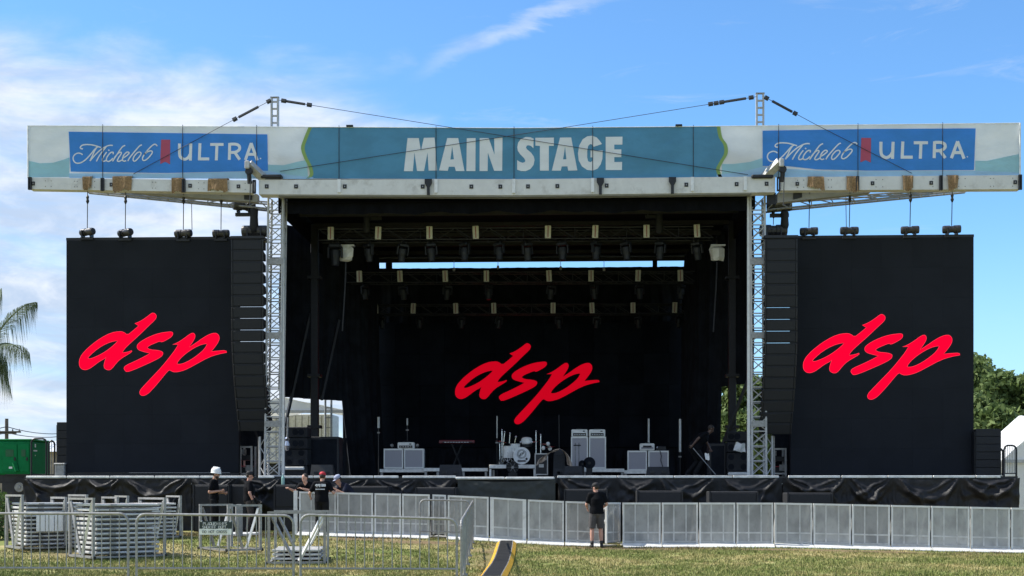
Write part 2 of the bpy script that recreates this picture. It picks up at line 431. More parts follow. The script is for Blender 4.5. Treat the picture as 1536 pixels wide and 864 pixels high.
# ---------------------------------------------------------------- ground
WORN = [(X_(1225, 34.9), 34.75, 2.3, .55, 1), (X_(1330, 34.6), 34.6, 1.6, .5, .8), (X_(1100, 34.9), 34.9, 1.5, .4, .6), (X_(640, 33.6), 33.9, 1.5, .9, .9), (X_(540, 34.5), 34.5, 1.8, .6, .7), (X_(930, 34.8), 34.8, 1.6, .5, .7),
        (X_(120, 30.4), 30.2, 2.2, .9, .6), (X_(330, 30.6), 30.9, 1.5, .8, .5), (X_(735, 31), 31, .5, 5, .5), (X_(1450, 34.3), 34.4, 2, .5, .6)]
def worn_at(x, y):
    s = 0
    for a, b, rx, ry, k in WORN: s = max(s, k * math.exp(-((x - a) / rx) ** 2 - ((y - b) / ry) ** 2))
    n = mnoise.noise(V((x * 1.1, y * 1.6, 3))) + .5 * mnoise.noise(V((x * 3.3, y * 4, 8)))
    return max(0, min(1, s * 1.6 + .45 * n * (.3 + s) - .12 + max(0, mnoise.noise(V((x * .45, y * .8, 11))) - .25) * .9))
def make_ground():
    xs = [-3000, -800, -250, -90] + [-40 + i * 2 for i in range(13)] + [-15.7 + i * .3 for i in range(110)] + [18 + 2 * i for i in range(12)] + [90, 250, 800, 3000]
    ys = [-400, -60, 0, 8, 14, 17, 20] + [21 + i * .2 for i in range(80)] + [37 + i * .5 for i in range(47)] + [75, 110, 250, 800, 4000]
    vs = [(x, y, ground_z(x, y) if -41 < x < 41 and y < 61 else (.42 if x < 0 else 0) * (1 if y > 20 else 0)) for y in ys for x in xs]
    n = len(xs)
    mb = MB().add(vs, [(j * n + i, j * n + i + 1, (j + 1) * n + i + 1, (j + 1) * n + i) for j in range(len(ys) - 1) for i in range(n - 1)])
    o = mb.build('ground', 'turf', smooth=True); o['kind'] = 'structure'
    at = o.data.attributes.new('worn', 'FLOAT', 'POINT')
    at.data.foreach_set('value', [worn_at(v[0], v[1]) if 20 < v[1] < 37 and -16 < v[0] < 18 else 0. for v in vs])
    rs = np.random.RandomState(3); n = 190000
    y = 22.5 + 15 * rs.rand(n) ** 1.25; x = -11.5 + 26.5 * rs.rand(n)
    keep = np.ones(n, bool)
    xr = cable_x(y); keep &= np.abs(x - xr) > .27
    z = np.array([ground_z(a, b) for a, b in zip(x, y)])
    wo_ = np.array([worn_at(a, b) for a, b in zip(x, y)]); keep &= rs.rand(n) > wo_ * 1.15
    clump = np.array([mnoise.noise(V((a * 1.7, b * 1.7, 0))) for a, b in zip(x, y)])
    keep &= (clump > -.45)
    x, y, z, clump = x[keep], y[keep], z[keep], clump[keep]; n = len(x)
    h = (.022 + .045 * rs.rand(n)) * (1 + .7 * np.clip(clump, -.3, 1)); a = rs.rand(n) * 6.283; wd = .007 + .008 * rs.rand(n)
    lx, ly = (rs.rand(n) - .5) * .06, (rs.rand(n) - .5) * .06
    co = np.empty((n, 3, 3), np.float32)
    co[:, 0] = np.stack([x - np.cos(a) * wd, y - np.sin(a) * wd, z - .005], 1)
    co[:, 1] = np.stack([x + np.cos(a) * wd, y + np.sin(a) * wd, z - .005], 1)
    co[:, 2] = np.stack([x + lx, y + ly, z + h], 1)
    me = bpy.data.meshes.new('grass'); me.vertices.add(n * 3); me.vertices.foreach_set('co', co.ravel())
    me.loops.add(n * 3); me.loops.foreach_set('vertex_index', np.arange(n * 3)); me.polygons.add(n)
    me.polygons.foreach_set('loop_start', np.arange(0, n * 3, 3)); me.update(calc_edges=True)
    me.materials.append(M['blades'])
    g = bpy.data.objects.new('grass', me); C.objects.link(g)
    tag(g, 'short worn grass, green mixed with straw, in front of the stage', 'grass', kind='stuff')
CR0, CR1 = W(760, 735, 35.4), W(742, 735, 25.0)
def cable_x(y): return CR1.x + (CR0.x - CR1.x) * (y - 25.0) / 10.4
make_ground()
# ================================================================= STAGE STRUCTURE
ZD = 2.06                                    # deck height
YD, YBACK = 40.0, 57.0
YB = 41.0                                    # plane of the front roof beam

# ---------------------------------------------------------------- deck
def make_deck():
    st = thing('stage_platform', 'long black stage platform with a pale metal front edge behind the barriers', 'stage', (.3, YD, ground_z(.3, YD)))
    xa, xb = W(36, 0, YD).x, W(1527, 0, YD).x
    xc0, xc1 = W(405, 0, YD).x, W(1165, 0, YD).x
    MB(st).box(xc0, xc1, YD, YBACK + .5, ZD - .2, ZD).build('floor', 'deck', st)
    MB(st).box(xa, xc0 - .003, YD + .02, YD + 5, ZD - .2, ZD - .004).build('wing_floor', 'deck', st)
    MB(st).box(xc1 + .003, xb, YD + .02, YD + 5, ZD - .2, ZD - .004).build('wing_floor', 'deck', st)
    segs = [(40, 100), (101, 165), (166, 232), (233, 300), (301, 372), (388, 412), (424, 470), (471, 560), (561, 598), (604, 684), (836, 925), (926, 1010), (1011, 1098), (1099, 1168),
            (1182, 1260), (1262, 1330), (1331, 1398), (1399, 1462), (1463, 1500)]
    for a, b in segs:
        x0, x1 = W(a, 0, YD).x, W(b, 0, YD).x
        MB(st).box(x0, x1, YD - .06, YD - .003, ZD - .055, ZD + .02, .012).build('edge_rail', 'edge', st)
    x0, x1 = W(686, 0, YD).x, W(832, 0, YD).x
    for k in range(2):
        m = (x0 + x1) / 2
        a, b = (x0, m - .01) if k == 0 else (m + .01, x1)
        MB(st).box(a, b, YD - .62, YD - .063, ZD - .10, ZD - .02, .02).build('front_apron', 'edge', st)
    # legs under the deck
    for k in range(16):
        x = xa + .4 + (xb - xa - .8) * k / 15
        MB(st).bar((x, YD + .7, ground_z(x, YD + .7)), (x, YD + .7, ZD - .2), .08).build('leg', 'galv_dark', st)
make_deck()

# ---------------------------------------------------------------- skirts
def skirt(x0, x1, Y, ztop, n_hang, label, amp=.10, m='skirt', seed=0, zlift=.02):
    zt = ztop
    rs = random.Random(seed); ph = [rs.uniform(0, 6) for _ in range(n_hang + 1)]
    am = [rs.uniform(.6, 1.4) for _ in range(n_hang + 1)]; sag = [rs.uniform(.45, .95) for _ in range(n_hang + 1)]
    hh = [0] + [i + rs.uniform(-.22, .22) for i in range(1, n_hang)] + [n_hang]
    sp_ = (x1 - x0) / n_hang; an = [(rs.uniform(.5, .85), rs.uniform(.5, .85), rs.uniform(.95, 1.2), rs.uniform(.95, 1.2)) for _ in range(n_hang + 1)]
    def fn(u, v):
        x = x0 + (x1 - x0) * u; s = u * n_hang
        i = max(k for k in range(n_hang) if hh[k] <= s + 1e-9)
        t = max(0, min(1, (s - hh[i]) / (hh[i + 1] - hh[i])))
        zb = ground_z(x, Y) + zlift; dep = v * (zt - zb); dd = 0
        for k in (i, i + 1):                                   # tent folds raking down from each hang point
            if k >= len(an): continue
            dx = (s - hh[k]) * sp_; th = math.atan2(dx, dep + .12); r = math.hypot(dx, dep)
            th += .12 * mnoise.noise(V((r * 2.5, k * 7.1, seed)))
            q = an[k % len(an)]; f = min(1, r * 2.2) * math.exp(-r * .28)
            for ang, hgt, wd in ((q[0], 1.0, .09), (-q[1], 1.0, .09), (q[2], .55, .06), (-q[3], .55, .06), (.12, .30, .05), (-.2, .25, .05)):
                dd += amp * am[k % len(am)] * hgt * f * math.exp(-((th - ang) / wd) ** 2)
            dd -= amp * .55 * f * math.exp(-(th / .38) ** 2)
        q = v - sag[i] * .42 * (4 * t * (1 - t)) ** .8            # shallow swags between the hang points
        dd += amp * .55 * math.exp(-((q + .03) / .05) ** 2) * (4 * t * (1 - t)) - amp * .45 * math.exp(-((q - .07) / .05) ** 2) * (4 * t * (1 - t))
        dd += .035 * mnoise.noise(V((x * 1.6, v * 3, seed))) + .022 * mnoise.noise(V((x * 5, v * 8, seed + 5))) + .008 * mnoise.noise(V((x * 16, v * 18, seed + 2)))
        zz = zt + (zb - zt) * v - .06 * 4 * t * (1 - t) * max(0, 1 - v * 6)
        return V((x, Y - .12 - dd, zz))
    mb = MB(((x0 + x1) / 2, Y, ground_z((x0 + x1) / 2, Y)))
    L = int((x1 - x0) * 26); mb.grid(fn, L, 44)
    o = mb.build('stage_skirt', m, smooth=True)
    tag(o, label, 'skirt', 'black cloth skirts along the stage front')
    return o
def X(px, Y=YD): return W(px, 0, Y).x
def understage():
    xa, xb = X(40, 41.4), X(1524, 41.4)
    fn = lambda u, v: V((xa + (xb - xa) * u, 41.4 + .04 * math.sin(u * 190), ZD - .22 - (ZD - .25) * v))
    mb = MB((0, 41.4, 0)); mb.grid(fn, 300, 3); tag(mb.build('understage_cloth', 'cloth_black', smooth=True), 'plain black cloth closing the dark space under the stage deck', 'stage curtain')
understage()
skirt(X(36), X(288), YD, ZD - .06, 3, 'black draped skirt with deep swags under the left video screen, nearest the green generator', .16, seed=1)
skirt(X(289), X(425), YD, ZD - .06, 2, 'black draped skirt hanging behind the worker in the white hard hat', .15, seed=2)
skirt(X(426), X(684), YD + .05, ZD - .08, 4, 'dark loosely hung skirt behind the worker in the red cap', .12, seed=3)
skirt(X(837), X(1172), YD, ZD - .05, 4, 'black skirt behind the man in grey shorts, right of the centre apron', .10, seed=5)
skirt(X(1173), X(1528), YD, ZD - .05, 4, 'black draped skirt with diagonal folds under the right video screen', .18, seed=6)
skirt(X(687, YD - .6), X(833, YD - .6), YD - .55, ZD - .11, 1, 'flat charcoal mesh skirt under the centre apron of the stage', .02, m='skirt_mesh', seed=8)

# ---------------------------------------------------------------- roof
def quadbox(mb, a, b, Y, dep):
    """a, b = (px, ytop, ybottom) at the two ends of a beam whose face lies in the plane y = Y"""
    At, Ab = W(a[0], a[1], Y), W(a[0], a[2], Y); Bt, Bb = W(b[0], b[1], Y), W(b[0], b[2], Y)
    d = V((0, dep, 0))
    return mb.hexa([Ab, Bb, Bb + d, Ab + d, At, Bt, Bt + d, At + d])
def lerp(a, b, px):
    t = (px - a[0]) / (b[0] - a[0]); return a[1] + (b[1] - a[1]) * t, a[2] + (b[2] - a[2]) * t
roof = thing('stage_roof', 'pale steel roof frame of the stage with side wings and a black cover', 'stage roof', W(770, 293, YB))
def make_roof():
    cl, cm, cr = (388, 269.5, 291.5), (770, 268.8, 292.8), (1163, 264.5, 288.3)
    def at(px): return lerp(cl, cm, px) if px < 770 else lerp(cm, cr, px)
    spl = [508.5, 654, 770.6, 889, 1038.5, 1118]
    edges = [388] + spl + [1163]
    for a, b in zip(edges, edges[1:]):
        quadbox(MB(roof), (a + .12, *at(a)), (b - .12, *at(b)), YB, .5).build('beam_section', 'beam', roof)
    for p in spl:
        t, b = at(p); quadbox(MB(roof), (p - 2.4, t - .5, b - 3.5), (p + 2.4, t - .5, b - 3.5), YB - .05, .047).build('splice_plate', 'alu_white', roof)
    for p in (642.5, 900.6, 1008.7):
        t, b = at(p); mb = MB(roof)
        fr = lambda u, v: W(u, v, YB - .10); bk = lambda u, v: W(u, v, YB - .003)
        mb.plate([[(p - 5.5, t - .8), (p + 5.5, t - .8), (p + 5.5, t + 6), (p + 2.2, t + 12), (p + 2.2, b + .5), (p - 2.2, b + .5), (p - 2.2, t + 12), (p - 5.5, t + 6)]], fr, bk)
        mb.build('bracket', 'black_metal', roof)
    for p in (400, 444, 517, 634, 707, 750.5, 792, 836, 910, 1029.5, 1105, 1150):
        t, b = at(p); c = (t + b) / 2 - 1
        quadbox(MB(roof), (p - 2.8, c - 3, c + 3), (p + 2.8, c - 3, c + 3), YB - .02, .018).build('lock_plate', 'black_metal', roof)
        quadbox(MB(roof), (p - .8, c - 1, c + 1), (p + .8, c - 1, c + 1), YB - .03, .008).build('lock_bolt', 'galv_dark', roof)
    # lower lip
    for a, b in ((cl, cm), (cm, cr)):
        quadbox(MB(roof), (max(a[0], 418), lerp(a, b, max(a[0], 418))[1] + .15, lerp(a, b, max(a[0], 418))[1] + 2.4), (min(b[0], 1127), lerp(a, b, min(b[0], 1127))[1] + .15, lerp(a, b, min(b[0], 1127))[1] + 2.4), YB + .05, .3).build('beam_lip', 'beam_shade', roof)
    # wings
    wings = [((42, 266.4, 283.6), (378, 270.6, 289), (44, 153, 275, 381), (49.5, 167, 285, 357.5)),
             ((1171, 266, 285.6), (1533, 262.6, 283.6), (1168, 1286.5, 1412, 1531), (1196, 1309, 1397, 1523))]
    for wi, (a, b, cl_, ho) in enumerate(wings):
        ed = [max(a[0], min(b[0], c)) for c in cl_]
        for p, q in zip(ed, ed[1:]):
            quadbox(MB(roof), (p + .15, *lerp(a, b, p)), (q - .15, *lerp(a, b, q)), YB + .02, .34).build('wing_beam', 'beam', roof)
        for p in cl_:
            t, bb = lerp(a, b, p); mb = MB(roof)
            quadbox(mb, (p - 2.4, t - 1, bb + .6), (p - .6, t - 1, bb + .6), YB - .07, .08)
            quadbox(mb, (p + .6, t - 1, bb + .6), (p + 2.4, t - 1, bb + .6), YB - .07, .08)
            quadbox(mb, (p - .6, t - 1, t + 1.4), (p + .6, t - 1, t + 1.4), YB - .06, .08); quadbox(mb, (p - .6, bb - 1.5, bb + .6), (p + .6, bb - 1.5, bb + .6), YB - .06, .08)
            mb.build('clamp', 'black_metal', roof)
        for p in ho:
            t, bb = lerp(a, b, p); c = (t + bb) / 2
            quadbox(MB(roof), (p - 2.6, c - 2.8, c + 2.8), (p + 2.6, c - 2.8, c + 2.8), YB, .018).build('lock_plate', 'black_metal', roof)
            quadbox(MB(roof), (p - .8, c - 1, c + 1), (p + .8, c - 1, c + 1), YB - .01, .008).build('lock_bolt', 'galv', roof)
        for p, q in zip(ed, ed[1:]):                     # bolt heads, joined: a pixel each
            mb = MB(roof)
            for f in (.22, .30, .62, .66, .9):
                px = p + (q - p) * f; t, bb = lerp(a, b, px)
                for y in (t + 4.5, bb - 4.5): mb.ball(W(px, y, YB + .015), .013, n=6, k=4)
            mb.build('bolt_heads', 'black_metal', roof)['kind'] = 'stuff'
    # wing arms under the wings, tapering outwards
    for (ax, at_, ab_, bx, bt, bb) in ((215, 288, 290, 386, 291, 303), (1305, 287, 289, 1166, 289.5, 304)):
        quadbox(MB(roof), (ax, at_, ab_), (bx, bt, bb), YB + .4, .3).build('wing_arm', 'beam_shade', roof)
    quadbox(MB(roof), (366, 291, 299), (378, 291.5, 300), YB + .36, .03).build('arm_bracket', 'black_metal', roof)
    quadbox(MB(roof), (1150, 289, 306), (1164, 289, 306), YB + .36, .03).build('arm_bracket', 'black_metal', roof)
    quadbox(MB(roof), (1190, 289, 299), (1203, 289, 296), YB + .36, .03).build('arm_bracket', 'black_metal', roof)
    # swing-up arms above the beam ends
    for (a, b, tip) in (((396, 268), (373, 246), 371.5), ((1146, 266), (1170, 243), 1172)):
        p, q = W(*a, YB + .1), W(*b, YB - .25)
        mb = MB(roof).bar(p, q, .22); mb.build('swing_arm', 'alu', roof)
        x0, x1, z0, z1 = rect(tip - 3.5, tip + 3.5, b[1] - 4, b[1] + 8, YB - .3)
        MB(roof).box(x0, x1, YB - .42, YB - .2, z0, z1, .02).build('arm_head', 'alu', roof)
        c = W(tip + 2, b[1] + 11, YB - .3)
        MB(roof).lathe([(.1, -.07), (.12, -.03), (.12, .03), (.1, .07)], c, 'y', 12).build('pulley', 'black_metal', roof)
        MB(roof).bar(c + V((0, 0, -.08)), c + V((0, .1, -.36)), .1).build('pulley_hanger', 'black_metal', roof)
        MB(roof).tube(c + V((.05, 0, -.2)), W(tip + 3, 309, YB - .3), .014).build('hoist_line', 'cable', roof)
    # cover: underside, rear board, added side sheets that keep the sun out
    xl, xr = X(424, YB), X(1124, YB)
    zf, zb = W(770, 296, YB).z, W(770, 391.5, YBACK).z
    def under(u, v):
        y = YB + .4 + (YBACK - YB - .4) * v; x = xl + (xr - xl) * u
        return V((x, y, zf + (zb - zf) * v + .05 * abs(math.sin(v * 21)) + .03 * mnoise.noise(V((x * .8, y * .8, 1)))))
    MB(roof).grid(under, 48, 60).build('roof_cover', 'tarp_black', roof, smooth=True)
    MB(roof).box(xl - .3, xr + .3, YB + .45, YBACK + .4, zf + 1.3, zf + 1.45).build('roof_top', 'beam_shade', roof)
    for xx in (xl - .25, xr + .2):
        MB(roof).box(xx, xx + .05, YB + .5, YBACK + .4, zf - .3, zf + 1.295).build('side_sun_block', 'tarp_black', roof)  # unseen sheet added to block sun under the roof top
    for k in range(6):
        y = YB + 2.3 + k * 2.5; z = zf + (zb - zf) * (y - YB) / (YBACK - YB)
        MB(roof).box(xl + .05, xr - .05, y, y + .16, z - .16, z - .02).build('roof_rafter', 'slat_brown', roof)
    # valance hung behind the beam
    def val(u, v):
        x = xl + (xr - xl) * u
        return V((x, YB + .7 + .05 * math.sin(u * 160) * v, zf + .45 * (1 - v) - (.32 + .10 * mnoise.noise(V((x * 1.1, 0, 0)))) * v))
    MB(roof).grid(val, 160, 4).build('valance', 'tarp_black', roof, smooth=True)
make_roof()

# wing trusses
def wing_truss(bot, top, label):
    Y = YB + 1.2
    t = thing('wing_truss', label, 'truss', W(*bot[0], Y), 'slim trusses under the roof wings')
    B0, B1, T0, T1 = W(*bot[0], Y), W(*bot[1], Y), W(*top[0], Y), W(*top[1], Y)
    for dy in (0, .35):
        d = V((0, dy, 0))
        MB(t).tube(B0 + d, B1 + d, .035).build('chord', 'galv', t); MB(t).tube(T0 + d, T1 + d, .03).build('chord', 'galv', t)
    n = 9
    for k in range(n):
        f0, f1 = k / n, (k + .5) / n
        pb0 = B0.lerp(B1, f0); pt = T0.lerp(T1, f1); pb1 = B0.lerp(B1, (k + 1) / n)
        MB(t).tube(pb0, pt, .018, 5).build('brace', 'galv', t); MB(t).tube(pt, pb1, .018, 5).build('brace', 'galv', t)
        MB(t).tube(pb0, pb0 + V((0, .35, 0)), .016, 5).build('brace', 'galv', t)
wing_truss([(128, 286), (402, 313)], [(180, 287.5), (402, 303)], 'slim aluminium truss sloping under the left roof wing')
wing_truss([(1452, 285), (1150, 315)], [(1395, 286), (1150, 302)], 'slim aluminium truss sloping under the right roof wing')

# ---------------------------------------------------------------- banner
YN = YB + .12
banner = thing('roof_banner', 'long printed mesh banner reading MAIN STAGE across the top of the stage roof', 'banner', W(770, 268, YN))
def layer(k): return (lambda u, v: W(u, v, YN - .0045 * k)), (lambda u, v: W(u, v, YN - .0045 * k + .002))
def make_banner():
    def btop(p): return 188.5 + (p - 42) / 728 * 3.5 if p < 770 else 192 - ((p - 770) / 760) ** 1.15 * 7.5
    def bbot(p): return 267 + (p - 42) / 728 * 2.2 if p < 770 else 269.2 - (p - 770) / 760 * 6.2
    xs = list(np.linspace(42, 1530, 63))
    def poly(m, name, pts, k):
        f, b = layer(k); return MB(banner).plate([pts], f, b).build(name, m, banner)
    # base cloth with ripples
    def fn(u, v):
        p = 42 + 1488 * u; y = bbot(p) + (btop(p) - bbot(p)) * v
        q = W(p, y, YN); q.y += .02 * mnoise.noise(V((p * .03, y * .05, 0))) + .020; return q
    MB(banner).grid(fn, 240, 14).build('cloth', 'banner_cream', banner, smooth=True)
    teal_l = [(468, btop(468) + .5), (461, 208), (457, 222), (461, 236), (468, 250), (470, 262), (464, bbot(464) - .5)]
    teal_r = [(1075, btop(1075) + .5), (1078, 206), (1085, 217), (1086, 230), (1079, 243), (1074, 254), (1078, bbot(1078) - .5)]
    tl = catmull(teal_l, 5, False); tr = catmull(teal_r, 5, False)
    mid_b = [(p, bbot(p) - .5) for p in np.linspace(520, 1040, 9)]; mid_t = [(p, btop(p) + .5) for p in np.linspace(1040, 520, 9)]
    poly('banner_teal', 'printed_panel', tl + mid_b + tr[::-1] + mid_t, 1) if False else None
    f, b = layer(1)
    MB(banner).plate([tl + mid_b + tr[::-1] + mid_t], f, b).build('centre_print', 'banner_teal', banner)
    MB(banner)
    for cur, off in ((tl, -5.5), (tr, 5.5)):
        f, b = layer(2)
        MB(banner).plate([cur + [(x + off, y) for x, y in cur[::-1]]], f, b).build('wave_stripe', 'banner_green', banner)
    # aqua waves at the foot
    for pts, m in (([(42.5, 241), (60, 245), (80, 244), (97, 239), (104, 236), (104, 263), (130, 265), (42.5, 266)], 'banner_aqua'),
                   ([(402, 247), (425, 248), (445, 243), (460, 240), (462, 266), (402, 268)], 'banner_aqua'),
                   ([(1083, 246), (1100, 246), (1125, 243), (1144, 237), (1144, 262), (1083, 265)], 'banner_aqua'),
                   ([(1463, 241), (1480, 241.5), (1505, 236), (1529.5, 231), (1529.5, 261), (1463, 262)], 'banner_aqua'),
                   ([(104, 260), (250, 260.5), (402, 256), (402, 268.2), (240, 267.6), (104, 266.8)], 'banner_sky'),
                   ([(402, 256), (430, 262), (470, 266), (470, 268.4), (402, 268.2)], 'banner_sky'),
                   ([(1075, 262), (1110, 258), (1144, 250), (1180, 253), (1240, 257), (1463, 256), (1529.5, 259), (1529.5, 262.6), (1300, 264.6), (1075, 266.4)], 'banner_sky')):
        f, b = layer(1 if m == 'banner_aqua' else 2)
        MB(banner).plate([pts], f, b).build('wave_print', m, banner)
    # the two blue signs
    bl = [(103, 197.5), (250, 199.5), (401, 201.5), (402, 256), (250, 259.5), (106, 257.5)]
    br = [(1144, 196), (1300, 193.5), (1463.5, 192.5), (1461, 255), (1300, 256), (1225, 254), (1180, 249), (1144, 249)]
    for pts in (bl, br):
        f, b = layer(3); MB(banner).plate([pts], f, b).build('sign_print', 'banner_blue', banner)
    s = 10.97; mi = lambda x, y: (1150 + x / s, 205 + y / s)
    script = [[(185, 172), (150, 168), (140, 145), (170, 115), (230, 102), (330, 105), (420, 125), (500, 150)],
              [(450, 138), (400, 172), (330, 250), (260, 325), (200, 372), (140, 402), (80, 408), (30, 380), (12, 320), (40, 268), (100, 242), (150, 250), (178, 270)],
              [(435, 140), (390, 205), (350, 290), (308, 372)], [(308, 372), (400, 272), (500, 185), (600, 130), (660, 114), (710, 116)],
              [(592, 140), (520, 225), (465, 300), (422, 378)],
              [(602, 225), (550, 295), (525, 350), (540, 377), (575, 370), (600, 350)], [(632, 187), (650, 203)],
              [(712, 262), (718, 230), (672, 235), (615, 300), (598, 358), (630, 380), (670, 365), (715, 325)],
              [(928, 115), (885, 135), (840, 185), (770, 285), (705, 378)], [(735, 322), (800, 250), (850, 227), (858, 252), (815, 315), (790, 368), (825, 378), (880, 350)],
              [(890, 325), (955, 285), (997, 240), (960, 226), (905, 275), (880, 350), (908, 376), (945, 366)],
              [(1222, 108), (1180, 126), (1098, 213), (1008, 318), (974, 374)],
              [(1190, 224), (1140, 238), (1082, 302), (1068, 360), (1100, 374), (1158, 325), (1206, 258), (1190, 224)],
              [(1492, 127), (1452, 97), (1390, 128), (1296, 225), (1236, 315), (1240, 358), (1274, 362), (1335, 322), (1402, 240), (1388, 207), (1330, 218), (1258, 265)]]
    s2 = 8.084; ul = lambda x, y: (1280 + x / s2, 190 + y / s2)
    ultra = [[(335, 183), (335, 300), (350, 350), (400, 375), (448, 352), (474, 312)], [(482, 183), (475, 390)], [(600, 180), (592, 372)], [(574, 370), (720, 370)],
             [(733, 195), (905, 195)], [(820, 196), (812, 388)], [(985, 178), (980, 382)], [(985, 192), (1060, 192), (1106, 212), (1110, 255), (1060, 288), (985, 292)], [(1050, 290), (1115, 380)],
             [(1188, 383), (1264, 178)], [(1262, 178), (1342, 388)], [(1215, 315), (1318, 315)]]
    rib = [(97, 135), (215, 137), (212, 435), (150, 405), (85, 432)]
    toL = lambda p: (103 + (p[0] - 1144) * .937, p[1] + 2.6)
    for side in (0, 1):
        g = (lambda p: p) if side else toL
        f, b = layer(4); k = 1 if side else .94
        mb = MB(banner); stroke_mesh(mb, [[g(mi(*p)) for p in st] for st in script], 1.95 * k, f, b, 6); mb.build('script_lettering', 'banner_letter', banner)
        mb = MB(banner); f, b = layer(4); stroke_mesh(mb, [[g(ul(*p)) for p in st] for st in ultra], 4.6 * k, f, b, 5)
        c = g(ul(1383, 365)); mb.plate([[(c[0] + 1.1 * math.cos(t), c[1] + 1.1 * math.sin(t)) for t in np.linspace(0, 6.28, 9)[:-1]]], f, b)
        mb.build('capital_lettering', 'banner_letter', banner)
        MB(banner).plate([[g(ul(*p)) for p in rib]], f, b).build('ribbon_mark', 'banner_red', banner)
    # MAIN STAGE
    s3 = 8.533; o1 = lambda x, y: (600 + x / s3, 195 + y / s3); o2 = lambda x, y: (765 + x / s3, 195 + y / s3)
    L = [(o1, [[(97, 103), (240, 103), (268, 270), (305, 100), (443, 97), (475, 518), (367, 520), (352, 290), (308, 525), (218, 525), (185, 288), (165, 527), (50, 527)]]),
         (o1, [[(605, 103), (745, 103), (825, 525), (715, 525), (700, 470), (625, 470), (612, 522), (500, 517)], [(668, 210), (690, 375), (645, 378)]]),
         (o1, [[(855, 105), (968, 103), (965, 525), (850, 525)]]),
         (o1, [[(1020, 103), (1135, 103), (1210, 315), (1205, 100), (1312, 98), (1308, 522), (1205, 522), (1125, 290), (1122, 525), (1018, 525)]]),
         (o2, [[(302, 110), (300, 235), (270, 205), (240, 195), (215, 200), (205, 225), (220, 250), (270, 290), (305, 340), (315, 385), (300, 450), (260, 500), (200, 527), (140, 525), (92, 508), (92, 385), (120, 405), (160, 420), (190, 410), (195, 390), (180, 360), (130, 310), (100, 265), (93, 220), (105, 160), (140, 115), (200, 90), (260, 92)]]),
         (o2, [[(325, 100), (562, 97), (560, 203), (497, 203), (497, 520), (383, 520), (383, 203), (325, 200)]]),
         (o2, [[(640, 97), (783, 95), (862, 517), (745, 520), (735, 465), (662, 467), (650, 520), (535, 520)], [(705, 212), (722, 375), (680, 375)]]),
         (o2, [[(1178, 180), (1070, 215), (1050, 185), (1025, 180), (1000, 205), (988, 270), (988, 350), (1000, 400), (1030, 412), (1055, 395), (1062, 350), (1030, 350), (1030, 262), (1187, 262), (1182, 370), (1160, 440), (1120, 495), (1060, 520), (985, 510), (920, 465), (880, 390), (870, 300), (885, 200), (930, 120), (990, 80), (1050, 73), (1110, 95), (1150, 140)]]),
         (o2, [[(1225, 88), (1440, 85), (1438, 187), (1335, 187), (1335, 248), (1425, 248), (1425, 347), (1335, 347), (1335, 410), (1435, 408), (1433, 512), (1225, 512)]])]
    f, b = layer(3)
    for o, polys in L:
        MB(banner).plate([[o(*p) for p in q] for q in polys], f, b).build('block_letter', 'banner_letter', banner)
    # hems and poles
    mb = MB(banner)
    for p, q in zip(xs, xs[1:]): mb.tube(W(p, btop(p), YN - .024), W(q, btop(q), YN - .024), .012, 5)
    mb.build('top_hem', 'hem', banner)
    for e in (42, 1530): MB(banner).tube(W(e, btop(e), YN - .024), W(e, bbot(e), YN - .024), .03, 6).build('end_pole', 'hem', banner)
    for p in (154, 274, 385, 508.5, 654, 771, 889, 1040, 1168, 1287, 1414):
        MB(banner).tube(W(p, btop(p) - 2.5, YN - .024), W(p, bbot(p), YN - .024), .010, 6).build('pole', 'cable', banner)
    for p in (525, 1018):
        x0, x1, z0, z1 = rect(p - 5, p + 5, btop(p) - 2.4, btop(p) + .2, YN)
        MB(banner).box(x0, x1, YN - .1, YN, z0, z1).build('floodlight_cap', 'black_metal', banner)
make_banner()

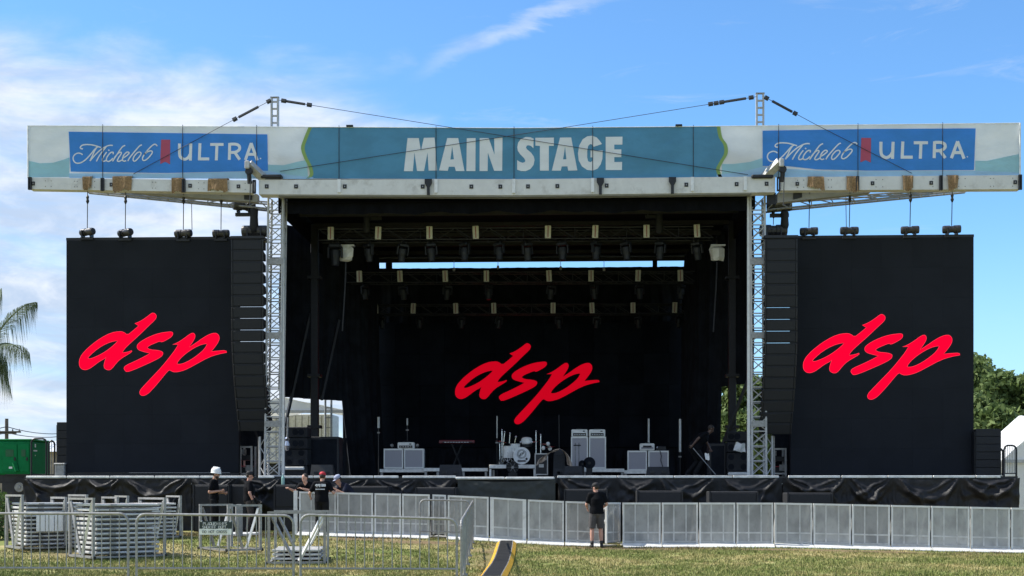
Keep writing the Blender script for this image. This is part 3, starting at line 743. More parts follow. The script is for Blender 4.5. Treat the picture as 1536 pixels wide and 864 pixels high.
# ---------------------------------------------------------------- towers and masts
SHARED = {}
def shared_bar(key, length, r, m):
    if key not in SHARED:
        o = MB().tube((0, 0, 0), (length, 0, 0), r, 5).build(key[0], m); C.objects.unlink(o); SHARED[key] = o.data
    return SHARED[key]
def rod(parent, name, p, q, r, m, key):
    """a rod as an object of its own; alike rods share one mesh"""
    p, q = V(p), V(q); me = shared_bar((name, m, key), (q - p).length, r, m)
    o = bpy.data.objects.new(name, me); C.objects.link(o); o.parent = parent
    o.location = p - parent.location; o.rotation_euler = (q - p).to_track_quat('X', 'Z').to_euler()
    return o
def tower(px_top, px_bot, side, label, wpx):
    Y = 41.6
    zt, zb = W(px_top, 294, Y).z, ZD + .02
    xt, xb = W(px_top, 0, Y).x, W(px_bot, 0, Y).x
    hw = wpx / 2 / SC(px_top, Y); dp = .5
    t = thing('truss_tower', label, 'truss tower', (xb, Y, ZD), 'front truss towers of the stage')
    def cx(z): return xb + (xt - xb) * (z - zb) / (zt - zb)
    def chord(dx, dy, r): MB(t).tube((cx(zb) + dx, Y + dy, zb), (cx(zt) + dx, Y + dy, zt), r, 8).build('chord', 'truss_white', t)
    for dx in (-hw, hw):
        for dy in (0, dp): chord(dx, dy, .035)
    n = 19; back = MB(t)
    for k in range(n):
        z0, z1 = zb + (zt - zb) * k / n, zb + (zt - zb) * (k + 1) / n; a, b = z0 + .05, z1 - .03
        x0, x1 = cx(a), cx(b)
        rod(t, 'brace', (x0 - hw, Y - .005, a), (x1 + hw, Y - .005, b), .017, 'truss_white', 'x%d' % side)
        rod(t, 'brace', (x0 + hw, Y + .02, a), (x1 - hw, Y + .02, b), .017, 'truss_white', 'x%d' % side)
        rod(t, 'rung', (cx(z0) - hw, Y, z0 + .02), (cx(z0) + hw, Y, z0 + .02), .022, 'truss_white', 'r%d' % side)
        back.tube((x0 - hw, Y, a), (x1 - hw, Y + dp, b), .015, 5); back.tube((x0 + hw, Y, a), (x1 + hw, Y + dp, b), .015, 5)
        back.tube((x0 - hw, Y + dp, a), (x1 + hw, Y + dp, b), .015, 5)
        back.tube((cx(z0) - hw, Y + dp, z0), (cx(z0) + hw, Y + dp, z0), .02, 5)
        for s_ in (-1, 1): back.tube((cx(z0) + hw * s_, Y, z0), (cx(z0) + hw * s_, Y + dp, z0), .018, 5)
    back.build('rear_lattice', 'truss_white', t)
    for k in (3, 9, 14):                                  # sleeves
        z = zb + (zt - zb) * (k + .5) / n
        MB(t).box(cx(z) - hw - .02, cx(z) + hw + .02, Y - .04, Y + .1, z - .07, z + .12).build('sleeve', 'galv', t)
    # inner rail that carries the edge of the black wall cloth
    sx = 1 if side < 0 else -1
    dx = sx * (hw + .10)
    MB(t).box(cx(zb) + dx - .045, cx(zb) + dx + .045, Y + .06, Y + .16, zb, zt).build('edge_rail', 'alu_white', t)
    # wider foot on the outer side
    x = cx(zb) - sx * (hw + .22); zz = W(0, 655, Y).z
    MB(t).tube((x, Y + .3, zb), (x, Y + .3, zz), .035, 8).build('foot_chord', 'truss_white', t)
    MB(t).tube((x - sx * .1, Y + .6, zb), (x - sx * .1, Y + .6, zz), .03, 8).build('foot_chord', 'galv', t)
    for k in range(4):
        a = zb + (zz - zb) * k / 4; b = zb + (zz - zb) * (k + 1) / 4
        MB(t).tube((x, Y + .3, a if k % 2 else b), (cx(a) - sx * hw, Y + .1, b if k % 2 else a), .016, 5).build('foot_brace', 'truss_white', t)
    MB(t).box(cx(zb) - hw - .1, cx(zb) + hw + .1, Y - .08, Y + dp + .1, ZD + .003, zb + .03).build('base_plate', 'truss_white', t)
tower(413.5, 408, -1, 'white lattice truss tower beside the left loudspeaker column', 22)
tower(1136.5, 1139, 1, 'white lattice truss tower beside the right loudspeaker column', 21)

def mast(px, ytop, label):
    Y = YB + .45
    t = thing('roof_mast', label, 'mast', W(px, 266, Y), 'white masts above the roof')
    hw = .075
    x = W(px, 0, Y).x; z0, z1 = W(px, 264, Y).z, W(px, ytop, Y).z
    for dx in (-.10, .10): MB(t).box(x + dx - .028, x + dx + .028, Y - .05, Y + .05, z0, z1).build('chord', 'truss_white', t)
    k = 0; z = z0 + .1
    while z < z1 - .05:
        MB(t).box(x - .072, x + .072, Y - .025, Y + .025, z, z + .05).build('rung', 'truss_white', t); z += .22
    MB(t).box(x - .135, x + .135, Y - .06, Y + .06, z1 + .002, z1 + .03).build('mast_cap', 'galv', t)
    MB(t).box(x - .33, x + .33, YB - .1, YB + .2, W(px, 268, YB).z, W(px, 262.5, YB).z, .03).build('mast_foot', 'black_metal', t)
mast(412.3, 147, 'white ladder mast rising above the left part of the banner')
mast(1140, 141, 'white ladder mast rising above the right part of the banner')

def guy(pts, label, knots=()):
    Y = YN - .05
    P = [W(px, py, Y) for px, py in pts]; mb = MB(P[0]); mb.path(P, .009, 5)
    for f, kind in knots:
        c = P[0].lerp(P[1], f); d = (P[1] - P[0]).normalized()
        if kind == 'T': mb.tube(c - d * .35, c + d * .35, .045, 6)
        else:
            mb.tube(c - d * .07, c + d * .07, .075, 6)
    o = mb.build('guy_cable', 'cable'); tag(o, label, 'cable', 'guy cables of the roof masts')
guy([(407, 150), (331, 190), (200, 261)], 'guy cable from the left mast down to the far left wing beam', [(.45, 'T'), (.72, 'K'), (.05, 'K')])
guy([(418, 150), (675, 191), (1122, 262)], 'long guy cable from the left mast crossing the banner to the right', [(.03, 'K'), (.09, 'T'), (.18, 'K')])
guy([(1135, 145), (860, 189), (420, 257)], 'long guy cable from the right mast crossing the banner to the left', [(.03, 'K'), (.12, 'T'), (.19, 'K'), (.22, 'K'), (.25, 'K')])
guy([(1146, 145), (1224, 187), (1368, 260)], 'guy cable from the right mast down to the right wing beam', [(.05, 'K'), (.35, 'T'), (.6, 'K')])

# ---------------------------------------------------------------- the red script logo
s0 = 6.171
LOGO_D = [(740, 55), (765, 70), (772, 95), (755, 125), (700, 175), (620, 255), (520, 345), (470, 395), (455, 425), (500, 420), (540, 405), (545, 418), (490, 452), (440, 482), (400, 520), (358, 575), (330, 590), (295, 580), (280, 555), (287, 515), (302, 470),
          (285, 485), (240, 508), (180, 555), (140, 580), (100, 588), (65, 570), (50, 530), (60, 470), (100, 415), (170, 350), (260, 285), (350, 240), (420, 228), (465, 232), (500, 262), (540, 232), (603, 178), (568, 155), (620, 135), (680, 95), (720, 62)]
HOLE_D = [(135, 475), (155, 450), (230, 385), (310, 340), (380, 318), (410, 318), (385, 345), (330, 392), (260, 438), (190, 470), (150, 483)]
LOGO_S = [(910, 230), (925, 245), (915, 275), (870, 305), (815, 332), (805, 318), (750, 340), (700, 362), (684, 380), (712, 398), (780, 402), (825, 415), (833, 435), (815, 465), (740, 505), (640, 550), (560, 585), (495, 607), (475, 590), (465, 565), (490, 540), (570, 505), (660, 460), (708, 432), (640, 415), (600, 400), (585, 370), (600, 340), (650, 305), (720, 270), (800, 243), (870, 233)]
LOGO_P = [(1105, 240), (1125, 252), (1130, 280), (1110, 320), (1072, 375), (1135, 335), (1200, 288), (1260, 254), (1310, 241), (1340, 252), (1355, 285), (1345, 325), (1310, 375), (1278, 414), (1340, 408), (1415, 403), (1420, 425), (1340, 440), (1250, 470), (1150, 525), (1060, 575), (1000, 598), (940, 608), (908, 598), (888, 583), (850, 625), (790, 700), (720, 780), (680, 815), (640, 828), (612, 810), (615, 775), (650, 735), (730, 650), (820, 555), (900, 455), (945, 395), (970, 350), (918, 350), (960, 335), (1020, 297), (1070, 258)]
HOLE_P = [(960, 528), (970, 505), (1010, 460), (1080, 405), (1160, 360), (1220, 343), (1238, 347), (1215, 390), (1160, 440), (1090, 490), (1020, 525), (978, 533)]
def soft(p):                              # rounded where the pen is, sharp where the outline turns back
    out = []; n = len(p)
    for i in range(n):
        a, b, c = V(p[i - 1]), V(p[i]), V(p[(i + 1) % n])
        u, v = (a - b), (c - b)
        if u.length and v.length and u.angle(v) < R(95): out.append(p[i]); continue
        out.append(tuple(b.lerp(a, .28))); out.append(tuple(b.lerp(c, .28)))
    return out
def logo(root, tf, Y, m, thick=.02, edge=None):
    thick = .003
    for outs in ([LOGO_D, HOLE_D], [LOGO_S], [LOGO_P, HOLE_P]):
        ps = [[tf(110 + x / s0, 460 + y / s0) for x, y in soft(o)] for o in outs]
        MB(root).plate(ps, lambda u, v: W(u, v, Y - thick), lambda u, v: W(u, v, Y)).build('logo_letter', m, root)
        if edge:
            mb = MB(root)
            for p in ps: stroke_mesh(mb, [p + [p[0]]], .42, lambda u, v: W(u, v, Y - thick - .0015), lambda u, v: W(u, v, Y - thick + .001), smooth=False)
            mb.build('logo_outline', edge, root)

# ---------------------------------------------------------------- side screens
YS = 43.0
def side_screen(pl, pr, pt, pb, nx, nz, tf, label):
    x0, x1, z0, z1 = rect(pl, pr, pt, pb, YS)
    t = thing('video_screen', label, 'video screen', ((x0 + x1) / 2, YS, z0), 'video screens beside the stage')
    MB(t).box(x0 + .02, x1 - .02, YS + .13, YS + .3, z0 + .02, z1 - .02).build('back_frame', 'black_metal', t)
    wx, wz = (x1 - x0) / nx, (z1 - z0) / nz
    first = None
    for j in range(nz):
        for i in range(nx):
            o = MB().box(-wx / 2 + .0005, wx / 2 - .0005, 0, .12, -wz / 2 + .0005, wz / 2 - .0005, .0016).build('screen_panel', 'screen') if first is None else share(first)
            if first is None: first = o
            o.parent = t
            o.location = V((x0 + wx * (i + .5), YS, z0 + wz * (j + .5))) - t.location
    MB(t).box(x0 - .02, x1 + .02, YS + .03, YS + .28, z1 + .003, z1 + .09).build('top_bumper', 'black_metal', t)
    MB(t).box(x0, x1, YS + .03, YS + .28, ZD + .003, z0 - .003).build('base_frame', 'black_metal', t)
    logo(t, tf, YS - .006, 'red_lit', .012, 'red_edge')
side_screen(99.5, 358, 359.5, 709, 6, 8, lambda x, y: (x, y), 'black video screen with a red script logo left of the stage')
side_screen(1186, 1460.5, 356.5, 718, 6, 8, lambda x, y: (1204.5 + (x - 118.5) * 1.063, 471 + (y - 469) * 1.03), 'black video screen with a red script logo right of the stage')

# ---------------------------------------------------------------- line arrays
def line_array(px0, px1, dxpx, y0, y1, label):
    Y = 41.35; n = 17
    xa, xb, zb, zt = rect(px0, px1, y0, y1, Y)
    t = thing('line_array', label, 'line array', ((xa + xb) / 2, Y, zt), 'hanging loudspeaker columns')
    wd = xb - xa; cx = (xa + xb) / 2; drift = dxpx / SC(px0, Y); dep = .62
    MB(t).box(xa - .03, xb + .03, Y - .05, Y + .75, zt - .0, zt + .08).build('flying_frame', 'black_metal', t)
    tilts = [R(min(24, 2 + 1.0 * k if k < 6 else (7.3 if k < 10 else 7.3 + (k - 9) * 2.1))) for k in range(n)]
    hs = [(zt - zb) / sum(1 if k < 11 else 1.03 for k in range(n)) * (1 if k < 11 else 1.03) for k in range(n)]
    z = zt - .01; gap = .004; boxes = []
    cab = gr = None
    for k in range(n):
        h = hs[k]; a = tilts[k]; f = max(0, (k - 8) / (n - 9)); xo = drift * f ** 1.4
        yo = .25 * f ** 2
        if cab is None:
            hh = h - gap; s = .80
            mb = MB(); mb.hexa([(-wd / 2, 0, -hh), (wd / 2, 0, -hh), (wd * .46, dep, -hh * s), (-wd * .46, dep, -hh * s), (-wd / 2, 0, 0), (wd / 2, 0, 0), (wd * .46, dep, -hh * (1 - s)), (-wd * .46, dep, -hh * (1 - s))])
            cab = mb.build('cabinet', 'cabinet_black'); C.objects.unlink(cab)
            g = MB().box(-wd / 2 + .04, wd / 2 - .04, -.018, -.002, -hh + .028, -.028, .010).build('grille', 'grille'); C.objects.unlink(g)
            s1 = MB().box(-wd / 2 - .012, -wd / 2 + .03, -.03, .12, -hh + .01, -.01, .008)
            sp = s1.build('side_rail', 'black_metal'); C.objects.unlink(sp)
            sq = MB().box(wd / 2 - .03, wd / 2 + .012, -.03, .12, -hh + .01, -.01, .008).build('side_rail', 'black_metal'); C.objects.unlink(sq)
        c = bpy.data.objects.new('cabinet', cab.data); C.objects.link(c); c.parent = t
        c.location = V((cx + xo, Y + yo, z)) - t.location; c.rotation_euler = (-a * 0 + a, 0, 0)
        for src in (g, sp, sq):
            q = bpy.data.objects.new(src.name.split('.')[0], src.data); C.objects.link(q); q.parent = c
        z -= h * math.cos(a) * .998 + (.011 if 5 <= k <= 8 else 0)
line_array(347.5, 394, 7, 358, 650, 'tall hanging column of black loudspeakers right of the left video screen')
line_array(1148, 1195.5, -6, 357, 655, 'tall hanging column of black loudspeakers left of the right video screen')

dm('motor_grey', (.045, .045, .048), .35, .3, .3, 12)
# ---------------------------------------------------------------- hoists, burlap wraps
def hoist(px, py, ytop, Y, label, size=1.0, bag=None, tilt=0, chain2=None, grp='chain hoists above the screens', top=None):
    c = W(px, py, Y); t = thing('chain_hoist', label, 'chain hoist', c, grp)
    r = .125 * size; L = .29 * size
    mb = MB(t).lathe([(r * .6, -L), (r * .9, -L * .96), (r, -L * .8), (r, -L * .2), (r * .86, -L * .17), (r * .86, L * .17), (r, L * .2), (r, L * .8), (r * .9, L * .96), (r * .6, L)], c, 'x', 14)
    mb.turn(c, tilt); mb.build('motor_body', 'motor_grey', t, smooth=False)
    for k in (-1, 1):
        MB(t).box(c.x + k * L * .5 - .02, c.x + k * L * .5 + .02, c.y - r - .02, c.y + r + .02, c.z - r * 1.5, c.z + r * .3).build('bracket', 'black_metal', t)
    MB(t).box(c.x - L * .75, c.x + L * .75, c.y - .06, c.y + .06, c.z - r * 2.1, c.z - r * 1.45).build('mount', 'black_metal', t)
    T = top if top is not None else W(px + (.5 if not tilt else 0), ytop, Y - .0)
    MB(t).tube(c + V((0, 0, r)), T, .014, 5).build('chain', 'chain', t)
    if chain2: MB(t).tube(W(px + chain2, py - 5, Y), W(px + chain2 - 1, ytop, Y), .012, 5).build('chain', 'chain', t)
    h = T.lerp(c, .22); MB(t).lathe([(.02, .16), (.05, .10), (.035, .03), (.055, -.04), (.02, -.12)], h, 'z', 8).build('hook_block', 'black_metal', t)
    if bag:
        b = W(px + bag[0], py + bag[1], Y - .1); l = bag[2] / SC(px, Y); rr = bag[3] / SC(px, Y)
        MB(t).lathe([(rr * .75, 0), (rr, -.06), (rr * .92, -l * .4), (rr * 1.05, -l * .8), (rr * .8, -l), (rr * .3, -l - .03)], b, 'z', 12).build('chain_bag', 'cloth_black' if bag[3] < 5 else 'cabinet_black', t, smooth=True)
    return t
YH = 43.0
for k, (px, py) in enumerate([(131, 348), (188, 349), (275, 350), (331.5, 350)]):
    hoist(px, py, 284, YH, ('%s chain hoist from the left on top of the left video screen' % ORD[k]), .95 + .1 * random.random(), tilt=random.uniform(-.7, .7), chain2=(13 if k == 2 else None), top=W(px + .5, 286, YB + .2))
for k, (px, py) in enumerate([(1213.5, 347), (1274, 346), (1365, 345), (1427.5, 344)]):
    hoist(px, py, 284, YH, ('%s chain hoist from the left on top of the right video screen' % ORD[k]), 1.0, tilt=random.uniform(-.25, .25), chain2=(-4.5 if k == 1 else None), top=W(px + 1, 284, YB + .2))
G2 = 'chain hoists above the loudspeaker columns'
hoist(366, 309, 292, 42.4, 'black chain hoist with a hanging chain bag above the left loudspeaker column', 1.25, bag=(15, 2, 37, 6.5), tilt=.5, grp=G2)
hoist(383, 347, 315, 42.4, 'black chain hoist sitting on top of the left loudspeaker column', 1.5, grp=G2)
hoist(1169, 309, 290, 42.4, 'black chain hoist with a hanging chain bag above the right loudspeaker column', 1.35, bag=(8, 7, 27, 6), grp=G2)
hoist(1160, 346, 315, 42.4, 'black chain hoist sitting on top of the right loudspeaker column', 1.5, grp=G2)
G3 = 'chain hoists over the front lighting truss'
hoist(561, 316, 297, 43.9, 'chain hoist with its bag above the left half of the front lighting truss', 1.2, bag=(-11, 8, 24, 5), grp=G3)
hoist(980, 313, 293, 43.9, 'chain hoist with its bag above the right half of the front lighting truss', 1.2, bag=(9, 6, 30, 5.5), grp=G3)

def burlap(px, w, y0, y1, label, seed):
    Y = YB; x0, x1, zb, zt = rect(px - w / 2, px + w / 2, y0, y1, Y)
    rs = random.Random(seed); jag = [rs.uniform(0, .07) for _ in range(30)]
    t = MB(((x0 + x1) / 2, Y, zb))
    def fn(u, v):
        x = x0 + (x1 - x0) * u
        fold = .03 * math.sin(u * 9 + seed) + .02 * mnoise.noise(V((x * 9, v * 2, seed)))
        if v < .18: return V((x, Y + .34 * (1 - v / .18) - .03, zt + .03 * math.sin(v / .18 * 3.14)))
        k = (v - .18) / .82
        return V((x + .03 * k * math.sin(seed + u * 3), Y - .05 - fold * (.5 + k), zt + (zb - zt) * k + jag[int(u * 24)] * k ** 3 - .05 * k * math.sin(u * 3.14 + seed)))
    t.grid(fn, 24, 14)
    tag(t.build('burlap_wrap', 'burlap', smooth=True), label, 'burlap', 'burlap sheets wrapped over the wing beams')
for k, (px, wd, a, b) in enumerate([(131.5, 14, 265, 285), (184, 29, 264.5, 289), (266.5, 17, 267, 292), (327, 29, 268, 289)]):
    burlap(px, wd, a, b, '%s brown burlap wrap from the left over the left wing beam' % ORD[k], k + 1)
for k, (px, wd, a, b) in enumerate([(1223.5, 23, 265, 284.5), (1278, 16, 264.5, 288), (1361.5, 16, 263.5, 286), (1429, 17, 263, 286.5)]):
    burlap(px, wd, a, b, '%s brown burlap wrap from the left over the right wing beam' % ORD[k], k + 11)
# ================================================================= INSIDE THE STAGE
def hang(name, cat, label, pts, z0, z1, m='cloth_black', folds=.09, fw=.55, seed=0, group=None, pull=0, nz=14):
    """a hanging cloth along the ground line pts (list of (x, y)), from z0 up to z1"""
    seg = [math.hypot(b[0] - a[0], b[1] - a[1]) for a, b in zip(pts, pts[1:])]; L = sum(seg)
    def at(s):
        for (a, b), l in zip(zip(pts, pts[1:]), seg):
            if s <= l + 1e-6:
                t = s / l; return V((a[0] + (b[0] - a[0]) * t, a[1] + (b[1] - a[1]) * t, 0)), V((-(b[1] - a[1]) / l, (b[0] - a[0]) / l, 0))
            s -= l
        return at(L - 1e-5)
    def fn(u, v):
        p, nrm = at(u * L)
        s = u * L; a = folds * (.35 + .65 * (1 - v))
        ph = s / fw * 6.283 + 2.2 * mnoise.noise(V((s * .7, v * 1.5, seed)))
        dd = a * (math.sin(ph) + .45 * math.sin(ph * 2.3 + seed)) + .12 * mnoise.noise(V((s * .9, v * 2.2, seed + 3)))
        q = p + nrm * dd
        if pull: q.x += pull * (1 - v) ** 3 * (1 - u)
        q.z = z0 + (z1 - z0) * v
        return q
    c = at(L / 2)[0]
    mb = MB((c.x, c.y, z0)); mb.grid(fn, max(20, int(L / fw * 12)), nz)
    o = mb.build(name, m, smooth=True)
    return tag(o, label, cat, group)
GC = 'black cloths hung round the stage'
zr = 11.0
# side walls (raised hems) and legs
hang('wall_cloth', 'stage curtain', 'black side cloth with a raised hem behind the left truss tower', [(X(423, 41.9), 41.9), (X(424, 47.5), 47.5), (X(512, 49.6), 49.6)], W(460, 598, 48.3).z, zr + .2, seed=1, group=GC, folds=.05)
hang('wall_cloth', 'stage curtain', 'black side cloth with a raised hem beside the right truss tower', [(X(1075, 49.6), 49.6), (X(1125, 47.5), 47.5), (X(1127, 41.9), 41.9)], W(1100, 577, 48.3).z, zr + .2, seed=2, group=GC, folds=.05)
hang('leg_curtain', 'stage curtain', 'gathered black curtain left of the drum platform and backdrop', [(X(507, 50), 50), (X(540, 51), 51), (X(566, 54), 54), (X(562, 55.6), 55.6)], ZD + .01, 11.1, seed=3, group=GC, folds=.13, fw=.6, pull=.5)
hang('leg_curtain', 'stage curtain', 'gathered black curtain right of the backdrop behind the bending stagehand', [(X(1030, 55.6), 55.6), (X(1026, 54), 54), (X(1048, 51), 51), (X(1083, 50), 50)], ZD + .01, 11.1, seed=4, group=GC, folds=.13, fw=.6)
hang('rear_curtain', 'stage curtain', 'black curtain above the backdrop, under a strip of sky', [(X(552, 56.4), 56.4), (X(1044, 56.4), 56.4)], W(770, 490, 56.4).z, W(770, 401.5, 56.4).z, seed=5, group=GC, folds=.06)
hang('foot_curtain', 'stage curtain', 'black pleated curtain below the backdrop', [(X(552, 56.1), 56.1), (X(1044, 56.1), 56.1)], ZD + .005, W(770, 672, 56.1).z, seed=6, group=GC, folds=.06, fw=.4)
hang('low_curtain', 'stage curtain', 'low black cloth beside the left loudspeaker stack, its top edge sagging', [(X(438, 48.5), 48.5), (X(520, 48.5), 48.5)], ZD + .005, W(480, 657, 48.5).z, seed=11, group=GC, folds=.04)
hang('back_cloth', 'stage curtain', 'black cloth behind the left open rack under the loudspeaker column', [(X(345, 45.2), 45.2), (X(398, 45.2), 45.2)], ZD + .005, W(370, 645, 45.2).z, seed=12, group=GC, folds=.04)
hang('back_cloth', 'stage curtain', 'black cloth behind the right open rack under the loudspeaker column', [(X(1158, 45.2), 45.2), (X(1195, 45.2), 45.2)], ZD + .005, W(1170, 650, 45.2).z, seed=13, group=GC, folds=.04)
hang('low_curtain', 'stage curtain', 'low black cloth behind the right loudspeaker stack', [(X(1066, 48.5), 48.5), (X(1122, 48.5), 48.5)], ZD + .005, W(1090, 668, 48.5).z, seed=14, group=GC, folds=.04)
hang('rear_light_block', 'stage curtain', 'tall black cloth added behind the stage below the sky strip to block light', [(X(514, 57.3), 57.3), (X(1078, 57.3), 57.3)], ZD + .005, W(770, 403, 57.3).z, seed=15, group=GC, folds=.03, nz=6)  # hidden cloth added to stop light leaking in from behind
for a, b, s in ((500, 557, 'left'), (1036, 1090, 'right')):
    hang('return_cloth', 'stage curtain', 'black cloth closing the %s end of the sky strip under the roof' % s, [(X(a, 56.8), 56.8), (X(b, 56.8), 56.8)], W(770, 480, 56.8).z, 12.2, seed=8, group=GC)
mbk = MB(W(583, 397, 56.9)); x0, x1, z0, z1 = rect(578.5, 588, 390, 404, 56.9); mbk.box(x0, x1, 56.9, 57.0, z0, z1)
tag(mbk.build('gap_flap', 'cloth_black'), 'small black flap crossing the sky strip near its left end', 'flap', 'flaps crossing the sky strip')
mbk = MB(W(982, 397, 56.9)); x0, x1, z0, z1 = rect(979, 986, 388, 404, 56.9); mbk.box(x0, x1, 56.9, 57.0, z0, z1)
tag(mbk.build('gap_flap', 'cloth_black'), 'small black flap crossing the sky strip near its right end', 'flap', 'flaps crossing the sky strip')

# backdrop
def backdrop():
    x0, x1, z0, z1 = rect(556, 1041, 484, 671, 56)
    t = thing('backdrop_wall', 'black backdrop of tall panels with a dark red script logo behind the drum kit', 'backdrop', ((x0 + x1) / 2, 56, z0))
    nx, nz = 13, 4; wx, wz = (x1 - x0) / nx, (z1 - z0) / nz; first = None
    for j in range(nz):
        for i in range(nx):
            if first is None:
                o = first = MB().box(-wx / 2 + .002, wx / 2 - .002, 0, .1, -wz / 2 + .002, wz / 2 - .002, .006).build('backdrop_panel', 'wall_screen')
            else: o = share(first)
            o.parent = t; o.location = V((x0 + wx * (i + .5), 56 + random.uniform(0, .012), z0 + wz * (j + .5))) - t.location
    MB(t).box(x0 - .1, x1 + .1, 56.13, 56.2, z0 - .02, z1 + .05).build('backing', 'cloth_black', t)
    logo(t, lambda x, y: (682.5 + (x - 118.5) * .978, 514.5 + (y - 469) * .978), 55.98, 'red_dim', .02)
backdrop()

# rear columns and raking struts
def column(px, label, Y, strut):
    x0, x1, zb, zt = rect(px - 5.5, px + 5.5, 296, 712, Y)
    t = thing('stage_column', label, 'column', ((x0 + x1) / 2, Y, ZD), 'black columns holding the roof')
    MB(t).box(x0, x1, Y, Y + .3, ZD + .003, 11, .02).build('shaft', 'black_paint', t)
    for py in (416, 563, 640):
        z = W(px, py, Y).z; MB(t).box(x0 - .1, x1 + .1, Y - .06, Y + .36, z - .05, z + .05).build('collar', 'black_metal', t)
    MB(t).box(x0 - .25, x1 + .25, Y - .2, Y + .5, ZD + .003, ZD + .12).build('foot', 'black_metal', t)
    for a, b, yy in strut: MB(t).bar(W(*a, Y + yy), W(*b, Y - .6), .09).build('strut', 'black_paint', t)
column(471, 'black square column behind the left truss tower with raking struts', 46.5, [((465, 470), (424, 655), .1), ((508, 480), (482, 600), .1)])
column(1099, 'black square column behind the right truss tower', 46.5, [((1075, 690), (1126, 560), .2)])

# ---------------------------------------------------------------- lighting trusses with their fixtures
def light_truss(pa, pb, Y, y0a, y0b, hpx, label, dep=.5):
    """pa..pb in pixels, top chord at y0a (left) to y0b (right)"""
    A, B = W(pa, y0a, Y), W(pb, y0b, Y); h = hpx / SC(770, Y)
    t = thing('lighting_truss', label, 'lighting truss', A, 'trusses under the stage roof')
    for dz in (0, -h):
        for dy in (0, dep):
            MB(t).tube(A + V((0, dy, dz)), B + V((0, dy, dz)), .027, 7).build('chord', 'black_truss', t)
    n = int((B - A).length / .55)
    for k in range(n):
        f0, f1 = k / n, (k + 1) / n; p, q = A.lerp(B, f0), A.lerp(B, f1)
        if k % 2: p, q = q, p
        rod(t, 'brace', p, q + V((0, 0, -h)), .014, 'black_truss', 'lt%.1f' % Y)
        if k % 3 == 0: rod(t, 'upright', A.lerp(B, f0), A.lerp(B, f0) + V((0, 0, -h)), .016, 'black_truss', 'lu%.1f' % Y)
    mb = MB(t)
    for k in range(n):
        f0, f1 = k / n, (k + 1) / n; p, q = A.lerp(B, f0), A.lerp(B, f1); d = V((0, dep, 0)); e = V((0, 0, -h))
        mb.tube(p + d, q + d + e, .014, 5); mb.tube(p, q + d, .014, 5); mb.tube(p + e, q + d + e, .014, 5)
    mb.build('rear_lattice', 'black_truss', t)
    return lambda px: A.lerp(B, (px - pa) / (pb - pa)), h
dm('black_truss', (.022, .024, .03), .5, .4, .35, 6)
def light_bar(c, w, h, label, grp, proto=[None]):
    if proto[0] is None:
        t = thing('light_bar', label, 'light bar', (0, 0, 0), grp)
        MB().box(-.1, .1, -.09, 0, -.21, .21, .012).build('housing', 'bar_pale', t)
        MB().box(-.018, .018, -.094, -.088, -.19, .19).build('slot', 'bar_line', t)
        MB().box(-.05, .05, .003, .06, .1, .15).build('clamp', 'black_metal', t)
        t.location = c; proto[0] = t
        return t
    return dup(proto[0], c, 0, label, grp)
def moving_head(c, label, grp, s=1.0, tilt=0, proto=[None]):
    if proto[0] is None:
        t = thing('moving_light', label, 'stage light', (0, 0, 0), grp)
        MB().box(-.2, .2, -.16, .16, -.13, 0, .03).build('base', 'head_black', t)
        for k in (-1, 1): MB().box(k * .225 - .03, k * .225 + .03, -.06, .06, -.46, -.1, .012).build('yoke_arm', 'head_black', t)
        MB().lathe([(.10, -.72), (.135, -.70), (.145, -.52), (.175, -.40), (.175, -.22), (.12, -.17)], (0, 0, 0), 'z', 14).build('head', 'head_black', t)
        MB().lathe([(.09, -.735), (.10, -.722)], (0, 0, 0), 'z', 14).build('lens', 'glass_dark', t)
        for k in (-1, 1): MB().box(k * .1 - .025, k * .1 + .025, -.03, .03, .003, .1).build('hook', 'black_metal', t)
        t.location = c; proto[0] = t
        return t
    o = dup(proto[0], c, random.uniform(-.9, .9), label, grp); o.rotation_euler = (random.uniform(-.12, .22), random.uniform(-.1, .1), random.uniform(-.9, .9)); o.scale = (s, s, s); return o
dm('head_black', (.008, .010, .0145), .55, 0, .2)
dm('glass_dark', (.02, .02, .03), .15)
T1, h1 = light_truss(478, 1070, 44, 343.5, 339.5, 16.5, 'front black lighting truss spanning under the stage roof')
T2, h2 = light_truss(520, 1042, 50.2, 408.5, 407, 15, 'middle black lighting truss below the sky strip')
T3, h3 = light_truss(546, 1030, 53.8, 457, 455.5, 14, 'rear black lighting truss, lowest of the three over the stage')
for (nm, pxs, Tt, Y, hh) in (('front', [497, 568.5, 646, 715.5, 823.5, 894.5, 970.5, 1045.5], T1, 44, h1), ('middle', [540, 601, 669.5, 731, 825, 887.5, 957.5, 1020.5], T2, 50.2, h2), ('rear', [564, 621, 685, 742, 831, 889, 950, 1012], T3, 53.8, h3)):
    for k, px in enumerate(pxs):
        p = Tt(px); b = light_bar(p + V((0, -.03, -hh / 2 + .02)), 0, 0, '%s pale upright light bar from the left on the %s lighting truss' % (ORD[k], nm), 'pale light bars on the trusses')
        b.rotation_euler = (0, random.uniform(-.05, .05), random.uniform(-.1, .1))
for k, px in enumerate([501, 552, 605, 646, 698, 750, 791.5, 845, 895.5, 940, 993, 1046]):
    p = T1(px); moving_head(p + V((0, .25, -h1 - .10)), '%s black moving light from the left under the front lighting truss' % ORD[k], 'moving lights under the trusses', .82)
for k, px in enumerate([546, 604, 672, 734, 829, 892, 960, 1023]):
    p = T2(px); moving_head(p + V((0, .2, -h2 - .10)), '%s black moving light from the left under the middle lighting truss' % ORD[k], 'moving lights under the trusses', .75)
for k, px in enumerate([572, 629, 693, 750, 839, 897, 958, 1019]):
    p = T3(px); moving_head(p + V((0, .2, -h3 - .10)), '%s black moving light from the left under the rear lighting truss' % ORD[k], 'moving lights under the trusses', .66)
